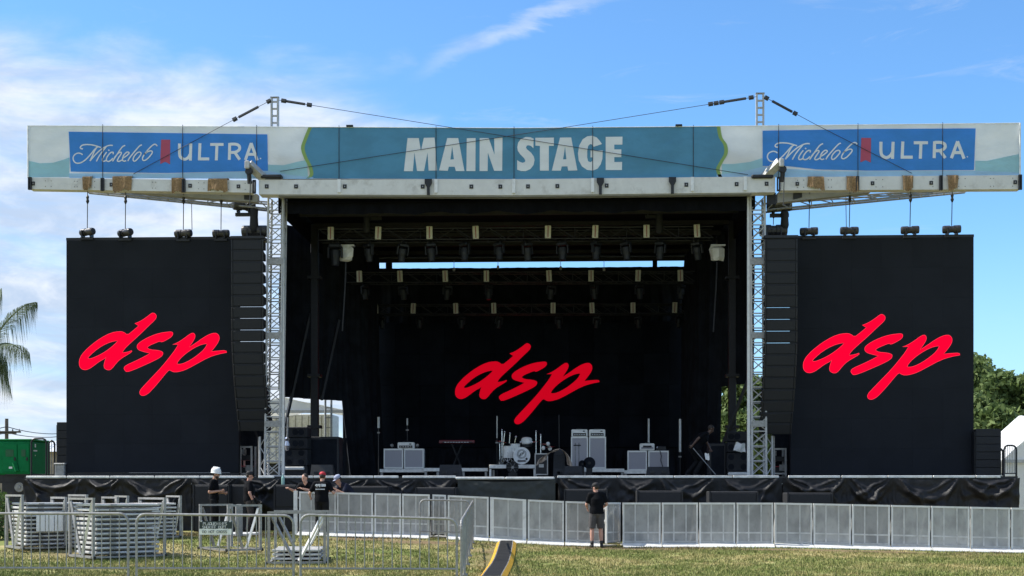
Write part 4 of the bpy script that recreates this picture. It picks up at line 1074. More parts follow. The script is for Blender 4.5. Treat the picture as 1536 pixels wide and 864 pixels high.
# pale lumps imitating bright drape openings at the ends of the front truss
for px, s in ((519.5, 'left'), (1075, 'right')):
    Y = 44.6; c = W(px, 381, Y)
    t = thing('bright_gap_lump', 'pale lump imitating the bright drape opening below the %s end of the front lighting truss' % s, 'bright gap stand-in', c)
    mb = MB(t); rs = random.Random(px)
    vs0 = len(mb.v); mb.ball(c, .24, .2, .25, 9, 5)
    for i in range(vs0, len(mb.v)):
        dv = mb.v[i] - c; mb.v[i] = c + V((max(-.22, min(.22, dv.x * 1.3)), dv.y, max(-.2, min(.22, dv.z * 1.3)))) * (1 + .22 * rs.uniform(-1, 1)) + V((0, 0, .04 if dv.z > 0 else 0))
    mb.build('wrap', 'white_plastic', t)  # white lump shaped in place of the bright opening
    MB(t).box(c.x - .2, c.x + .28, c.y - .12, c.y + .12, c.z + .25, c.z + .30).build('mount', 'alu_white', t)
    MB(t).tube(c + V((0, 0, .3)), c + V((0, 0, .48)), .03).build('stem', 'black_metal', t)
    MB(t).path([c + V((0, -.1, -.28)), c + V((-.03, -.1, -1.2)), c + V((-.12, -.1, -2.6))], .025).build('cable', 'cable', t)
# small work lights on the edge of the gap
for px, py in ((681, 404), (747, 401), (841, 402), (906, 403.5)):
    c = W(px, py, 55.5); t = MB(c).box(c.x - .05, c.x + .05, c.y - .05, c.y + .05, c.z - .08, c.z + .07, .02).tube(c + V((0, 0, .07)), c + V((0, 0, .35)), .012)
    tag(t.build('work_light', 'white_plastic'), 'tiny pale lamp hanging in front of the sky strip, %s from the left' % ORD[[681, 747, 841, 906].index(px)], 'lamp', 'tiny lamps along the sky strip')

# ================================================================= GEAR ON THE STAGE
YG = 47.0
def riser(px0, px1, ptop, pbot, Y, label, dep=2.0, legs=True):
    x0, x1, zb, zt = rect(px0, px1, ptop, pbot, Y)
    t = thing('low_riser', label, 'riser', ((x0 + x1) / 2, Y, ZD), 'low risers on the stage')
    MB(t).box(x0, x1, Y, Y + dep, zt - .10, zt - .002).build('top', 'deck', t)
    MB(t).box(x0 - .01, x1 + .01, Y - .03, Y - .003, zt - .12, zt, .01).build('edge_strip', 'riser_edge', t)
    n = max(2, int((x1 - x0) / 1.0) + 1)
    for k in range(n):
        x = x0 + .06 + (x1 - x0 - .12) * k / (n - 1); MB(t).box(x - .04, x + .04, Y + .01, Y + .09, ZD + .002, zt - .104).build('leg', 'galv', t)
    return zt
def amp_cab(px0, px1, y0, y1, Y, label, grp='pale guitar loudspeaker cabinets', dep=.4):
    x0, x1, zb, zt = rect(px0, px1, y0, y1, Y); f = .055
    t = thing('guitar_cabinet', label, 'guitar cabinet', ((x0 + x1) / 2, Y, zb), grp)
    MB(t).box(x0 + .012, x1 - .012, Y + .03, Y + dep, zb, zt, .015).build('shell', 'amp_white', t)
    MB(t).box(x0 + .012, x0 + f, Y, Y + .028, zb, zt).build('frame_side', 'amp_white', t); MB(t).box(x1 - f, x1 - .012, Y, Y + .028, zb, zt).build('frame_side', 'amp_white', t)
    MB(t).box(x0 + f + .002, x1 - f - .002, Y, Y + .028, zt - f, zt).build('frame_top', 'amp_white', t); MB(t).box(x0 + f + .002, x1 - f - .002, Y, Y + .028, zb, zb + f).build('frame_bottom', 'amp_white', t)
    MB(t).box(x0 + f + .002, x1 - f - .002, Y + .015, Y + .029, zb + f + .002, zt - f - .002).build('grille', 'amp_grille', t)
    return zt
def amp_head(px0, px1, y0, y1, Y, label, dark=True):
    x0, x1, zb, zt = rect(px0, px1, y0, y1, Y)
    t = thing('amplifier_head', label, 'amplifier', ((x0 + x1) / 2, Y, zb), 'pale amplifier heads on guitar cabinets')
    MB(t).box(x0, x1, Y + .04, Y + .34, zb, zt, .03).build('case', 'amp_white', t)
    h = zt - zb
    if dark:
        MB(t).box(x0 + .06, x1 - .06, Y + .015, Y + .039, zb + .03, zb + h * .5).build('control_panel', 'black_paint', t)
        for k in range(5): MB(t).lathe([(.014, -.02), (.014, 0)], (x0 + .12 + k * (x1 - x0 - .24) / 4, Y + .012, zb + h * .28), 'y', 8).build('knob', 'chrome', t)
        MB(t).box(x1 - .17, x1 - .10, Y + .02, Y + .039, zt - .08, zt - .045).build('badge', 'black_paint', t)
    else:
        MB(t).box(x0 + .05, x1 - .05, Y + .02, Y + .039, zb + .05, zb + .12).build('control_panel', 'amp_grille', t)
        MB(t).box((x0 + x1) / 2 - .15, (x0 + x1) / 2 + .15, Y + .02, Y + .039, zt - .15, zt - .08).build('badge', 'black_paint', t)
    MB(t).path([(x0 + .18, Y + .2, zt), (x0 + .2, Y + .2, zt + .035), (x1 - .2, Y + .2, zt + .035), (x1 - .18, Y + .2, zt)], .012, 5).build('handle', 'black_paint', t)
riser(570, 641, 703.5, 711, YG - .3, 'low riser with a pale edge under the left pair of guitar cabinets')
riser(636, 659, 702, 709, YG - .8, 'short low riser between the left cabinets and the stage monitor', 1.2)
riser(692.5, 731.5, 702, 709, YG - .8, 'low riser with a pale edge left of the drum platform', 1.2)
riser(874, 936, 703, 710, YG - .6, 'low riser with a pale edge under the tall guitar stacks')
riser(936, 972, 705.5, 711, YG - .5, 'low riser with a pale edge under the right pair of guitar cabinets')
amp_cab(575, 605, 673, 703, YG, 'left square guitar cabinet with grey grille, right of the gathered curtain')
amp_cab(605.5, 636, 673, 703, YG, 'square guitar cabinet with grey grille, nearest the red keyboard')
amp_head(596, 621, 663.3, 673, YG, 'pale amplifier head on the left pair of guitar cabinets')
amp_cab(856, 882.5, 655, 703, YG, 'tall guitar cabinet nearest the drum kit, two dark guitar stands before it')
amp_cab(883, 909.5, 655, 703, YG, 'tall guitar cabinet, right one of the two tall stacks')
amp_head(857, 881.5, 644, 655, YG, 'pale amplifier head with black panel on the tall stack nearest the drums')
amp_head(883.5, 908, 644, 655, YG, 'pale amplifier head with black panel on the right tall stack')
amp_cab(941, 971, 676, 706, YG, 'square guitar cabinet left in the right pair, with an amplifier on top')
amp_cab(972, 1003.5, 676, 706, YG, 'square guitar cabinet at far right, a black cable hanging over it')
amp_head(960, 982, 665, 675.5, YG, 'pale amplifier head with dark badge on the right pair of cabinets', False)
c = W(990, 674, YG); tag(MB(c).path([W(990, 676, YG - .03), W(992, 684, YG - .03), W(991, 690, YG - .03), W(994, 700, YG - .03)], .014).build('hanging_cable', 'cable'), 'black cable hanging down the front of the far right guitar cabinet', 'cable')
c = W(989, 673, YG + .1); t = thing('effects_box', 'small black box with a pale knob on the right pair of guitar cabinets', 'effects unit', W(990, 676, YG))
x0, x1, z0, z1 = rect(985, 999, 669, 675.6, YG); MB(t).box(x0, x1, YG + .05, YG + .3, z0, z1, .02).build('case', 'black_paint', t)
MB(t).ball(W(986, 671, YG), .035).build('knob', 'chrome', t)
for px, py, lab in ((588, 668, 'left'), (626, 668, 'right')):
    c = W(px, py, YG + .1); t = thing('microphone_clip', 'small round grey lamp on the %s end of the left guitar cabinets' % lab, 'small lamp', W(px, 673, YG + .1))
    MB(t).ball(c, .06, .06, .06).build('lamp_head', 'galv', t); MB(t).tube(W(px, 673, YG + .1), c, .02).build('stem', 'black_metal', t)

# keyboard
def keyboard():
    Y = 48.0; x0, x1, z0, z1 = rect(658.5, 711.5, 660, 665, Y)
    t = thing('keyboard', 'red stage keyboard on a black crossed stand', 'keyboard', ((x0 + x1) / 2, Y, ZD))
    MB(t).box(x0, x1, Y, Y + .35, z0, z1, .02).build('body', 'keyboard_red', t)
    MB(t).box(x0 + .12, x1 - .08, Y - .012, Y - .002, z0 + .02, z0 + .06).build('key_bed', 'black_paint', t)
    for k in range(9): MB(t).box(x0 + .2 + k * .1, x0 + .27 + k * .1, Y - .02, Y - .013, z0 + .03, z0 + .05).build('label_plate', 'print_white', t)
    a, b = W(678, 665, Y).x, W(692, 665, Y).x
    for yy in (.06, .28):
        MB(t).bar((a - .02, Y + yy, z0), (b + .12, Y + yy + .02, ZD + .06), .035).build('stand_leg', 'black_metal', t); MB(t).bar((b + .02, Y + yy + .05, z0), (a - .12, Y + yy + .05, ZD + .06), .035).build('stand_leg', 'black_metal', t)
    for xx in (a - .12, b + .12): MB(t).bar((xx, Y - .05, ZD + .03), (xx, Y + .45, ZD + .03), .04).build('stand_foot', 'black_metal', t)
keyboard()

def wedge(px0, px1, y0, y1, Y, label, m='cabinet_black'):
    x0, x1, zb, zt = rect(px0, px1, y0, y1, Y); zb = ZD + .003
    t = thing('stage_monitor', label, 'stage monitor', ((x0 + x1) / 2, Y, ZD), 'wedge monitors along the stage front')
    d = .5
    MB(t).hexa([(x0, Y, zb), (x1, Y, zb), (x1, Y + d, zb), (x0, Y + d, zb), (x0 + .03, Y + .08, zt), (x1 - .03, Y + .08, zt), (x1 - .03, Y + .2, zt), (x0 + .03, Y + .2, zt)]).build('case', m, t)
    MB(t).hexa([(x0 + .02, Y + .30, zb + .12), (x1 - .02, Y + .30, zb + .12), (x1 - .02, Y + d + .01, zb + .02), (x0 + .02, Y + d + .01, zb + .02), (x0 + .05, Y + .215, zt - .01), (x1 - .05, Y + .215, zt - .01), (x1 - .05, Y + .235, zt - .01), (x0 + .05, Y + .235, zt - .01)]).build('grille', 'grille', t)
    for xx in (x0 + .12, x1 - .24): MB(t).box(xx, xx + .12, Y - .004, Y + .05, zb + .1, zb + .16).build('handle', 'black_metal', t)
dm('wedge_grey', (.030, .030, .031), .75, 0, .2, 15)
wedge(465, 499.5, 697, 713, 41.0, 'dark grey wedge monitor above the worker in the red cap', 'wedge_grey')
wedge(658, 692.5, 697, 714, 41.0, 'black wedge monitor in front of the red keyboard')
wedge(846, 874, 699, 714, 41.2, 'black wedge monitor in front of the tall guitar stacks')
wedge(970, 1005, 700, 714, 41.2, 'black wedge monitor in front of the right pair of guitar cabinets')
wedge(830, 846, 703, 714, 41.4, 'small black wedge monitor before the cloth-draped box')

# drum kit
def drums():
    Yd = 46.6
    x0, x1, zb, zt = rect(734, 803, 697, 712, Yd - .8)
    t = thing('drum_platform', 'low drum platform with a pale front edge and open black underside', 'riser', ((x0 + x1) / 2, Yd, ZD))
    MB(t).box(x0, x1, Yd - .8, Yd + 1.4, zt - .14, zt - .002).build('top', 'deck', t)
    xm0, xm1 = X(761, Yd), X(777, Yd)
    for a, b in ((x0, xm0), (xm1, x1)): MB(t).box(a, b, Yd - .83, Yd - .803, zt - .13, zt, .01).build('edge_strip', 'riser_edge', t)
    for xx in (x0 + .03, x1 - .03):
        for yy in (-.78, 1.3): MB(t).box(xx - .035, xx + .035, Yd + yy, Yd + yy + .07, ZD + .003, zt - .143).build('leg', 'riser_edge', t)
    # kit
    k = thing('drum_kit', 'white drum kit with a round logo on the bass drum head, on the drum platform', 'drum kit', (X(782, Yd), Yd, zt))
    r = 11.6 / SC(782, Yd); c = W(782.5, 683.5, Yd - .3)
    MB(k).lathe([(r, .02), (r, .42)], c, 'y', 28).build('bass_drum', 'drum_white', k)
    MB(k).lathe([(r * .98, .0), (r + .03, .0), (r + .03, .06), (r * .98, .06)], c, 'y', 28).build('hoop', 'drum_white', k)
    MB(k).lathe([(r * .95, -.004), (r * .95, .012)], c, 'y', 28).build('drum_head', 'print_white', k)
    mb = MB(k)
    ci = W(782.5, 681, Yd - .3)
    fr = lambda u, v: (ci.x + u, ci.y - .010, ci.z + v); bk = lambda u, v: (ci.x + u, ci.y - .005, ci.z + v)
    rs = random.Random(4)
    for rr in (.155, .125): stroke_mesh(mb, [[(rr * math.cos(a), rr * math.sin(a)) for a in np.linspace(0, 6.283, 25)]], .014, fr, bk, smooth=False)
    for q in range(9):
        a = q * .7; stroke_mesh(mb, [[(.09 * math.cos(a) * f, .09 * math.sin(a + f) * f) for f in (.2, .5, .8, 1.1)]], .016, fr, bk)
    mb.build('head_emblem', 'sign_text', k)
    x = c.x
    MB(k).box(x - .14, x + .14, c.y - .014, c.y - .006, c.z - r * .78, c.z - r * .58).build('head_plate', 'black_paint', k)
    MB(k).lathe([(.04, -.012), (.04, -.006)], (x + .17, c.y, c.z - r * .42), 'y', 12).build('head_port', 'black_paint', k)
    # floor tom, rack tom, snare
    for px, py, rr, hh in ((763, 678, .21, .42), (773, 672, .17, .30)):
        q = W(px, py, Yd + .2)
        MB(k).lathe([(rr, -hh / 2), (rr + .015, -hh / 2), (rr, -hh / 2 + .03), (rr, hh / 2 - .03), (rr + .015, hh / 2), (rr * .5, hh / 2 + .003)], q, 'z', 18).build('tom', 'drum_white', k)
        for a in range(3):
            an = a * 2.1 + .4; MB(k).tube(q + V((rr * math.cos(an), rr * math.sin(an), 0)), V((q.x + rr * 1.1 * math.cos(an), q.y + rr * 1.1 * math.sin(an), zt + .01)), .012, 5).build('tom_leg', 'chrome', k)
    q = W(790, 662, Yd + .3)
    MB(k).lathe([(.17, -.1), (.19, -.07), (.19, .08), (.15, .13), (.05, .15)], q, 'z', 18).build('snare', 'drum_white', k)
    MB(k).lathe([(.18, -.2), (.19, -.11)], q, 'z', 18).build('snare_rim', 'black_paint', k)
    for dx in (-.2, .2): MB(k).ball(q + V((dx, -.1, -.03)), .045).build('lug', 'chrome', k)
    # hardware
    st = [((753, 700), (753, 645)), ((755, 668), (757, 648)), ((804, 698), (804, 647)), ((811, 690), (811, 652)), ((772, 664), (774, 655)), ((750, 700), (749.5, 664)), ((764, 665), (765, 650))]
    for a, b in st:
        MB(k).tube(W(*a, Yd + .1), W(*b, Yd + .1), .016, 6).build('stand', 'chrome', k)
        MB(k).ball(W(*b, Yd + .1), .04).build('stand_top', 'chrome', k)
    for px, py in ((753, 690), (758, 694), (765, 693)):
        p = W(px, py, Yd - .2)
        for a in range(3): MB(k).tube(p + V((0, 0, .12)), p + V((.25 * math.cos(a * 2.1), .25 * math.sin(a * 2.1), -.12)), .014, 5).build('stand_foot', 'chrome', k)
    for px, py, tl in ((752, 663, .2), (800, 664, -.25), (817, 667, .1), (824, 671, -.1)):
        p = W(px, py, Yd + .2); mb = MB(k).lathe([(.22, 0), (.08, .02), (.03, .04)], p, 'z', 18)
        m_ = Matrix.Rotation(tl, 3, 'Y'); mb.v = [m_ @ (v - p) + p for v in mb.v]
        mb.build('cymbal', 'cymbal', k)
    for px, py in ((822, 666), (825, 673), (815, 672)): MB(k).ball(W(px, py, Yd + .1), .07, .06, .08).build('pad', 'drum_white', k)
dm('cymbal', (.42, .40, .34), .3, .6)
drums()
c = W(769, 701, 45.2)
t = thing('floor_fan', 'black round floor fan leaning before the drum kit', 'fan', W(769, 711, 45.2))
MB(t).lathe([(.19, .02), (.20, 0), (.20, .12), (.14, .14)], c, 'y', 20).build('housing', 'rubber', t)
MB(t).lathe([(.05, -.012), (.05, .01)], c, 'y', 12).build('hub', 'galv', t)
for k in range(6):
    a = k * math.pi / 3; MB(t).bar(c + V((.06 * math.cos(a), 0, .06 * math.sin(a))), c + V((.185 * math.cos(a), 0, .185 * math.sin(a))), .012).build('guard_rib', 'galv_dark', t)
MB(t).box(c.x - .15, c.x + .15, c.y, c.y + .14, ZD + .003, c.z - .19).build('foot', 'rubber', t)

# road case, draped black box
def road_case(px0, px1, y0, y1, Y, label):
    x0, x1, zb, zt = rect(px0, px1, y0, y1, Y)
    t = thing('road_case', label, 'road case', ((x0 + x1) / 2, Y, ZD))
    zb = ZD + .09
    MB(t).box(x0 + .01, x1 - .01, Y + .01, Y + .6, zb + .01, zt - .01).build('body', 'black_paint', t)
    e = .035
    for xx in (x0, x1 - e): MB(t).box(xx, xx + e, Y - .004, Y + .03, zb + e, zt - e).build('edge_strip', 'alu', t)
    for zz in (zb, zt - e): MB(t).box(x0, x1, Y - .006, Y + .03, zz, zz + e).build('edge_strip', 'alu', t)
    m = (x0 + x1) / 2; z = zb + (zt - zb) * .42
    MB(t).box(m - .08, m + .08, Y - .008, Y + .012, z - .05, z + .06).build('latch', 'alu', t)
    for k in range(4):
        MB(t).lathe([(.045, -.02), (.045, .02)], (x0 + .1 + (x1 - x0 - .2) * (k % 2), Y + .1 + .4 * (k // 2), ZD + .045), 'x', 10).build('castor', 'rubber', t)
road_case(802, 822, 680, 710, 44.4, 'black road case with silver edges right of the drum kit')
def draped_box():
    Y = 43.6; x0, x1, zb, zt = rect(829.5, 848, 677, 712, Y)
    t = thing('keyboard_desk', 'tall black cabinet with rounded top between two hanging tan cloths', 'cabinet', ((x0 + x1) / 2, Y, ZD))
    MB(t).hexa([(x0, Y, ZD + .003), (x1, Y, ZD + .003), (x1, Y + .5, ZD + .003), (x0, Y + .5, ZD + .003), (x0 + .02, Y, zt - .12), (x1 - .02, Y, zt - .12), (x1 - .02, Y + .5, zt - .12), (x0 + .02, Y + .5, zt - .12)]).build('body', 'cabinet_black', t)
    MB(t).hexa([(x0 + .02, Y, zt - .118), (x1 - .02, Y, zt - .118), (x1 - .02, Y + .5, zt - .118), (x0 + .02, Y + .5, zt - .118), (x0 + .1, Y + .06, zt + .06), (x1 - .1, Y + .06, zt + .06), (x1 - .1, Y + .4, zt + .06), (x0 + .1, Y + .4, zt + .06)]).build('lid', 'black_paint', t)
    MB(t).tube(((x0 + x1) / 2, Y + .1, zt + .06), ((x0 + x1) / 2 - .01, Y + .1, zt + 1.2), .012).build('boom', 'black_metal', t)
    def cloth(pts, wd, label, seed):
        P = [W(px, py, Y - .06) for px, py in pts]; n = len(P) - 1
        def fn(u, v):
            s = v * n; i = min(int(s), n - 1); p = P[i].lerp(P[i + 1], s - i)
            ww = wd * (.55 + .6 * v + .15 * mnoise.noise(V((v * 4, seed, 0))))
            return p + V(((u - .5) * ww, -.06 * math.sin(u * 9 + seed) - .05, (u - .5) * ww * .55 * (1 if seed % 2 else -1) + .03 * mnoise.noise(V((u * 4, v * 4, seed)))))
        mb = MB(P[0]); mb.grid(fn, 12, 14); tag(mb.build('draped_cloth', 'hide', smooth=True), label, 'cloth', 'tan cloths on the black cabinet')
    cloth([(837, 675), (828, 677), (820, 682), (814, 687), (812, 694)], .30, 'tan cloth hanging to the left of the tall black cabinet', 1)
    cloth([(842, 674), (848, 679), (852, 685), (854, 692), (855, 699)], .17, 'tan cloth hanging to the right of the tall black cabinet', 2)
draped_box()
for px, lab in ((863, 'left'), (868.5, 'right')):
    c = W(px, 704, 45.6)
    t = thing('guitar_stand', 'thin dark upright stand before the tall cabinet, the %s of two' % lab, 'stand', c, 'dark stands before the tall guitar cabinet')
    MB(t).tube(c, W(px, 664, 45.6), .022).build('pole', 'galv_dark', t); MB(t).box(c.x - .09, c.x + .09, c.y - .15, c.y + .15, c.z - .04, c.z, .015).build('base', 'black_metal', t)
    MB(t).tube(W(px, 668, 45.55) + V((-.06, 0, 0)), W(px, 668, 45.55) + V((.06, 0, 0)), .02).build('yoke', 'black_metal', t)
for px, rr, lab in ((873.5, .13, 'smaller'), (884, .205, 'larger')):
    c = W(px, 696 if rr < .2 else 694.5, 45.0)
    t = thing('stage_fan', 'round black fan before the tall guitar stacks, the %s of two' % lab, 'fan', (c.x, c.y, ZD), 'round black fans before the guitar stacks')
    MB(t).lathe([(rr * .9, 0), (rr, .02), (rr, .1), (rr * .7, .16)], c, 'y', 20).build('housing', 'cloth_black', t)
    MB(t).lathe([(rr * .25, -.01), (rr * .25, .02)], c, 'y', 12).build('hub', 'rubber', t)
    MB(t).box(c.x - rr * .5, c.x + rr * .5, c.y, c.y + .15, ZD + .003, c.z - rr * .85).build('foot', 'rubber', t)

def tube_light(px, ytop, ybot, Y, label, w=.05):
    c = W(px, ytop, Y); t = thing('tube_light', label, 'tube light', (c.x, Y, ZD), 'upright pale tube lights on the stage')
    MB(t).tube(W(px, ytop, Y), W(px, ybot, Y), w, 8).build('tube', 'tube_pale', t)
    MB(t).tube((c.x, Y + .02, ZD + .003), W(px, ybot + .2, Y + .02), .02, 6).build('pole', 'black_metal', t)
    MB(t).lathe([(.22, 0), (.22, .02), (.05, .04)], (c.x, Y + .02, ZD + .003), 'z', 14).build('base', 'black_metal', t)
    MB(t).box(c.x - .05, c.x + .05, Y - .05, Y + .05, W(px, ybot + 8, Y).z, W(px, ybot + 6, Y).z).build('joint', 'galv', t)
dm('tube_pale', (.62, .63, .62), .4)
tube_light(568, 625.5, 642, 49, 'upright pale tube light standing at the left curtain edge', .045)
tube_light(611, 627.5, 638, 50, 'short pale tube light above the left guitar cabinets', .03)
tube_light(745.5, 624, 657, 50, 'thin grey tube light left of the drum kit', .025)
tube_light(973, 628, 664, 49, 'pale tube light behind the right pair of guitar cabinets', .035)
tube_light(1020, 628.5, 678, 48.5, 'tallest pale tube light, left of the bending stagehand', .042)

# side loudspeaker stacks
def fill_stack(px0, px1, ys, Y, label, flip):
    x0, x1, zb, zt = rect(px0, px1, ys[0], ys[-1], Y)
    t = thing('side_fill', label, 'loudspeaker stack', ((x0 + x1) / 2, Y, ZD), 'loudspeaker stacks inside the truss towers')
    px = (px0 + px1) / 2
    for k, (a, b) in enumerate(zip(ys, ys[1:])):
        za, zb_ = W(px, b, Y).z, W(px, a, Y).z
        c = MB(t).box(x0, x1, Y, Y + .7, za + .006, zb_ - .006, .025).build('cabinet', 'cabinet_black', t)
        big = (b - a) > 22; m = (x0 + x1) / 2; zc = (za + zb_) / 2
        sp = [(m - .2, zc + .16), (m + .2, zc + .16), (m - .2, zc - .16), (m + .2, zc - .16)] if big else [(m + .1 * flip - .1, zc), (m + .1 * flip + .1, zc)]
        for sx_, sz_ in sp:
            MB(t).lathe([(.11, -.006), (.12, -.012), (.12, -.002)], (sx_, Y, sz_), 'y', 16).build('cone_rim', 'black_metal', c)
            MB(t).lathe([(.10, -.014), (.04, -.013)], (sx_, Y, sz_), 'y', 16).build('cone', 'cloth_black', c)
    MB(t).box(x0 + .02, x0 + .7, Y - .1, Y + .5, W(px, ys[-1] + 6, Y).z, W(px, ys[-1] + 1.2, Y).z, .02).build('pallet', 'alu_white', t)
    MB(t).box(x0, x1, Y + .02, Y + .7, ZD + .003, W(px, ys[-1] + .3, Y).z).build('dolly', 'black_metal', t)
fill_stack(425, 461, [640, 656.5, 674, 699], 43.6, 'black loudspeaker stack beside the left truss tower', 1)
fill_stack(1091, 1121, [647, 662.5, 679, 707], 43.6, 'black loudspeaker stack beside the right truss tower', -1)
def black_box(px0, px1, y0, y1, Y, label, kids=1, dep=.8):
    x0, x1, zb, zt = rect(px0, px1, y0, y1, Y); zb = ZD + .003
    t = thing('equipment_box', label, 'equipment box', ((x0 + x1) / 2, Y, ZD))
    MB(t).box(x0, x1, Y, Y + dep, zb, zt, .02).build('body', 'black_paint', t)
    MB(t).box(x0 + .06, x1 - .06, Y - .014, Y - .002, zb + .08, zt - .08, .005).build('front_panel', 'cloth_black', t)
    return t
black_box(463, 508, 655, 712, 44.5, 'large dark box beside the left loudspeaker stack')
black_box(1064, 1089, 665, 712, 43.9, 'dark desk-high box right of the bending stagehand')
def delay_box(px0, px1, y0, y1, Y, label, skid):
    x0, x1, zb, zt = rect(px0, px1, y0, y1, Y)
    t = thing('side_speaker', label, 'loudspeaker', ((x0 + x1) / 2, Y, zb), 'tall black loudspeakers outside the video screens')
    n = 6
    for k in range(n): MB(t).box(x0, x1, Y, Y + .7, zb + (zt - zb) * k / n + .004, zb + (zt - zb) * (k + 1) / n - .004, .012).build('cabinet', 'cabinet_black', t)
    for xx in (x0 - .03, x1 + .003): MB(t).box(xx, xx + .027, Y + .05, Y + .6, zb, zt - .1).build('side_plate', 'black_metal', t)
    if skid: MB(t).box(x0 - .03, x1 + .05, Y - .1, Y + .6, zb - .16, zb - .003).build('skid', 'alu', t)
    for xx in (x0 + .05, x1 - .15): MB(t).box(xx, xx + .1, Y + .1, Y + .6, ZD + .002, zb - (.163 if skid else .003)).build('skid_block', 'black_metal', t)
delay_box(85, 100.5, 633, 708, 43.6, 'narrow black loudspeaker standing left of the left video screen', False)
delay_box(1464, 1501, 643, 713, 42.6, 'black loudspeaker on a pale skid right of the right video screen', True)
def rack(px0, px1, y0, y1, Y, label):
    x0, x1, zb, zt = rect(px0, px1, y0, y1, Y)
    t = thing('equipment_rack', label, 'equipment rack', ((x0 + x1) / 2, Y, ZD), 'open racks behind the loudspeaker columns')
    for xx in (x0, x1 - .06):
        for yy in (0, .55): MB(t).box(xx, xx + .06, Y + yy, Y + yy + .06, ZD + .003, zt).build('post', 'alu', t)
    for zz in (ZD + .1, zt - .06): MB(t).box(x0 + .062, x1 - .062, Y + .003, Y + .05, zz, zz + .055).build('rail', 'alu', t)
    h = zt - ZD - .2
    for k, mm in enumerate(('black_paint', 'red_strip', 'black_paint', 'galv_dark')):
        z = ZD + .17 + h * k / 4.2; a = .02 if mm == 'red_strip' else h * .2
        MB(t).box(x0 + .07, x1 - .07 - (.25 if k == 3 else 0), Y + .06, Y + .5, z, z + a).build('device', mm, t)
    MB(t).box(x0 + .2, x0 + .45, Y + .02, Y + .055, ZD + .22, ZD + .42).build('meter', 'galv', t)
rack(359, 378.5, 669, 706, 44.0, 'open silver-edged rack under the left loudspeaker column')
rack(1160, 1180, 672, 711, 44.0, 'open silver-edged rack under the right loudspeaker column')
c = W(1108, 672, 43.9)
mb = MB(c)
def rag(u, v): return W(1104 + 14 * u - 4 * v * (u < .4), 663 + 13 * v + 3 * u, 43.4) + V((0, .05 * math.sin(u * 7 + v * 3), .02 * math.sin(u * 9)))
mb.grid(rag, 12, 10); tag(mb.build('white_cloth', 'white_plastic', smooth=True), 'crumpled white cloth hanging on the right loudspeaker stack', 'cloth')
def gooseneck(px, py, Y):
    c = W(px, py, Y); t = thing('hanging_horn', 'silver cone lamp on a grey pole beside the left loudspeaker stack', 'lamp', c)
    MB(t).tube(c, W(px + 1, 626, Y), .03).build('pole', 'galv_dark', t)
    MB(t).lathe([(.05, -.42), (.10, -.25), (.06, -.1), (.1, -.02), (.05, .03)], c, 'z', 12).build('lamp_head', 'chrome', t)
gooseneck(431, 657, 43.4)

# stage-side guard rails
def guard(px0, px1, y0, Y, label, bars):
    x0, x1, zb, zt = rect(px0, px1, y0, 712, Y); r = .03; zb = ZD + .004
    t = thing('guard_rail', label, 'guard rail', ((x0 + x1) / 2, Y, ZD), 'dark guard rails on the stage wings')
    b = .12
    arc0 = [(x0, Y, zb), (x0, Y, zt - b), (x0 + b * .3, Y, zt - b * .3), (x0 + b, Y, zt), (x1 - b, Y, zt), (x1 - b * .3, Y, zt - b * .3), (x1, Y, zt - b), (x1, Y, zb)]
    MB(t).path(arc0, r, 8).build('frame', 'black_metal', t)
    for k in range(bars):
        x = x0 + (x1 - x0) * (k + 1) / (bars + 1); MB(t).tube((x, Y, zb + .1), (x, Y, zt), .012).build('bar', 'galv_dark', t)
    MB(t).tube((x0, Y, zb + .1), (x1, Y, zb + .1), .018).build('bottom_rail', 'black_metal', t)
guard(47, 69.5, 658, 43.5, 'dark rounded guard rail at the left end of the stage', 0)
guard(73, 82, 661, 44.3, 'narrow dark guard rail against the left loudspeaker', 1)
guard(1506, 1524.5, 668, 42.0, 'dark rounded guard rail at the right end of the stage', 6)
guard(1493, 1504, 672, 43.6, 'narrow dark guard rail behind the right loudspeaker', 1)
# ================================================================= IN FRONT OF THE STAGE
YM = 36.0
def sub(px0, px1, y0, Y, label, n=1):
    x0, x1 = X(px0, Y), X(px1, Y); zt = W((px0 + px1) / 2, y0, Y).z; g = ground_z((x0 + x1) / 2, Y)
    t = thing('subwoofer', label, 'subwoofer', ((x0 + x1) / 2, Y, g), 'black bass loudspeakers along the stage front')
    MB(t).box(x0, x1, Y, Y + .85, g + .02, zt, .02).build('case', 'cabinet_black', t)
    for k in range(n):
        a, b = g + .02 + (zt - g - .02) * k / n, g + .02 + (zt - g - .02) * (k + 1) / n
        MB(t).box(x0 + .05, x1 - .05, Y - .02, Y - .002, a + .04, b - .04, .008).build('grille', 'grille', t)
    for xx in (x0 + .0, x1 - .03): MB(t).box(xx - .004, xx + .034, Y - .03, Y + .03, g + .05, zt + .004).build('corner_strip', 'black_metal', t)
    for xx in (x0 + .1, x1 - .2): MB(t).box(xx, xx + .1, Y + .1, Y + .7, g - .01, g + .017).build('skid', 'rubber', t)
YSB = 38.4
sub(290, 344, 727, YSB, 'tall black bass loudspeaker behind the worker in the white hard hat', 2)
sub(345.5, 373, 727, YSB + .2, 'black bass loudspeaker behind the worker with gloves', 2)
sub(411, 446, 727, YSB, 'black bass loudspeaker left of the worker in the red cap', 2)
sub(512, 583, 729, YSB, 'wide black bass loudspeaker right of the worker in the red cap')
sub(623, 684, 731, YSB, 'black bass loudspeaker left of the charcoal apron skirt')
sub(846, 911, 733.5, YSB, 'black bass loudspeaker behind the man in grey shorts')
sub(955.5, 1024, 736, YSB, 'black bass loudspeaker behind the barrier, right of the man in grey shorts')
sub(1064, 1137, 737, YSB, 'black bass loudspeaker below the right truss tower')
sub(1181, 1249, 739, YSB, 'rightmost black bass loudspeaker, below the right video screen')
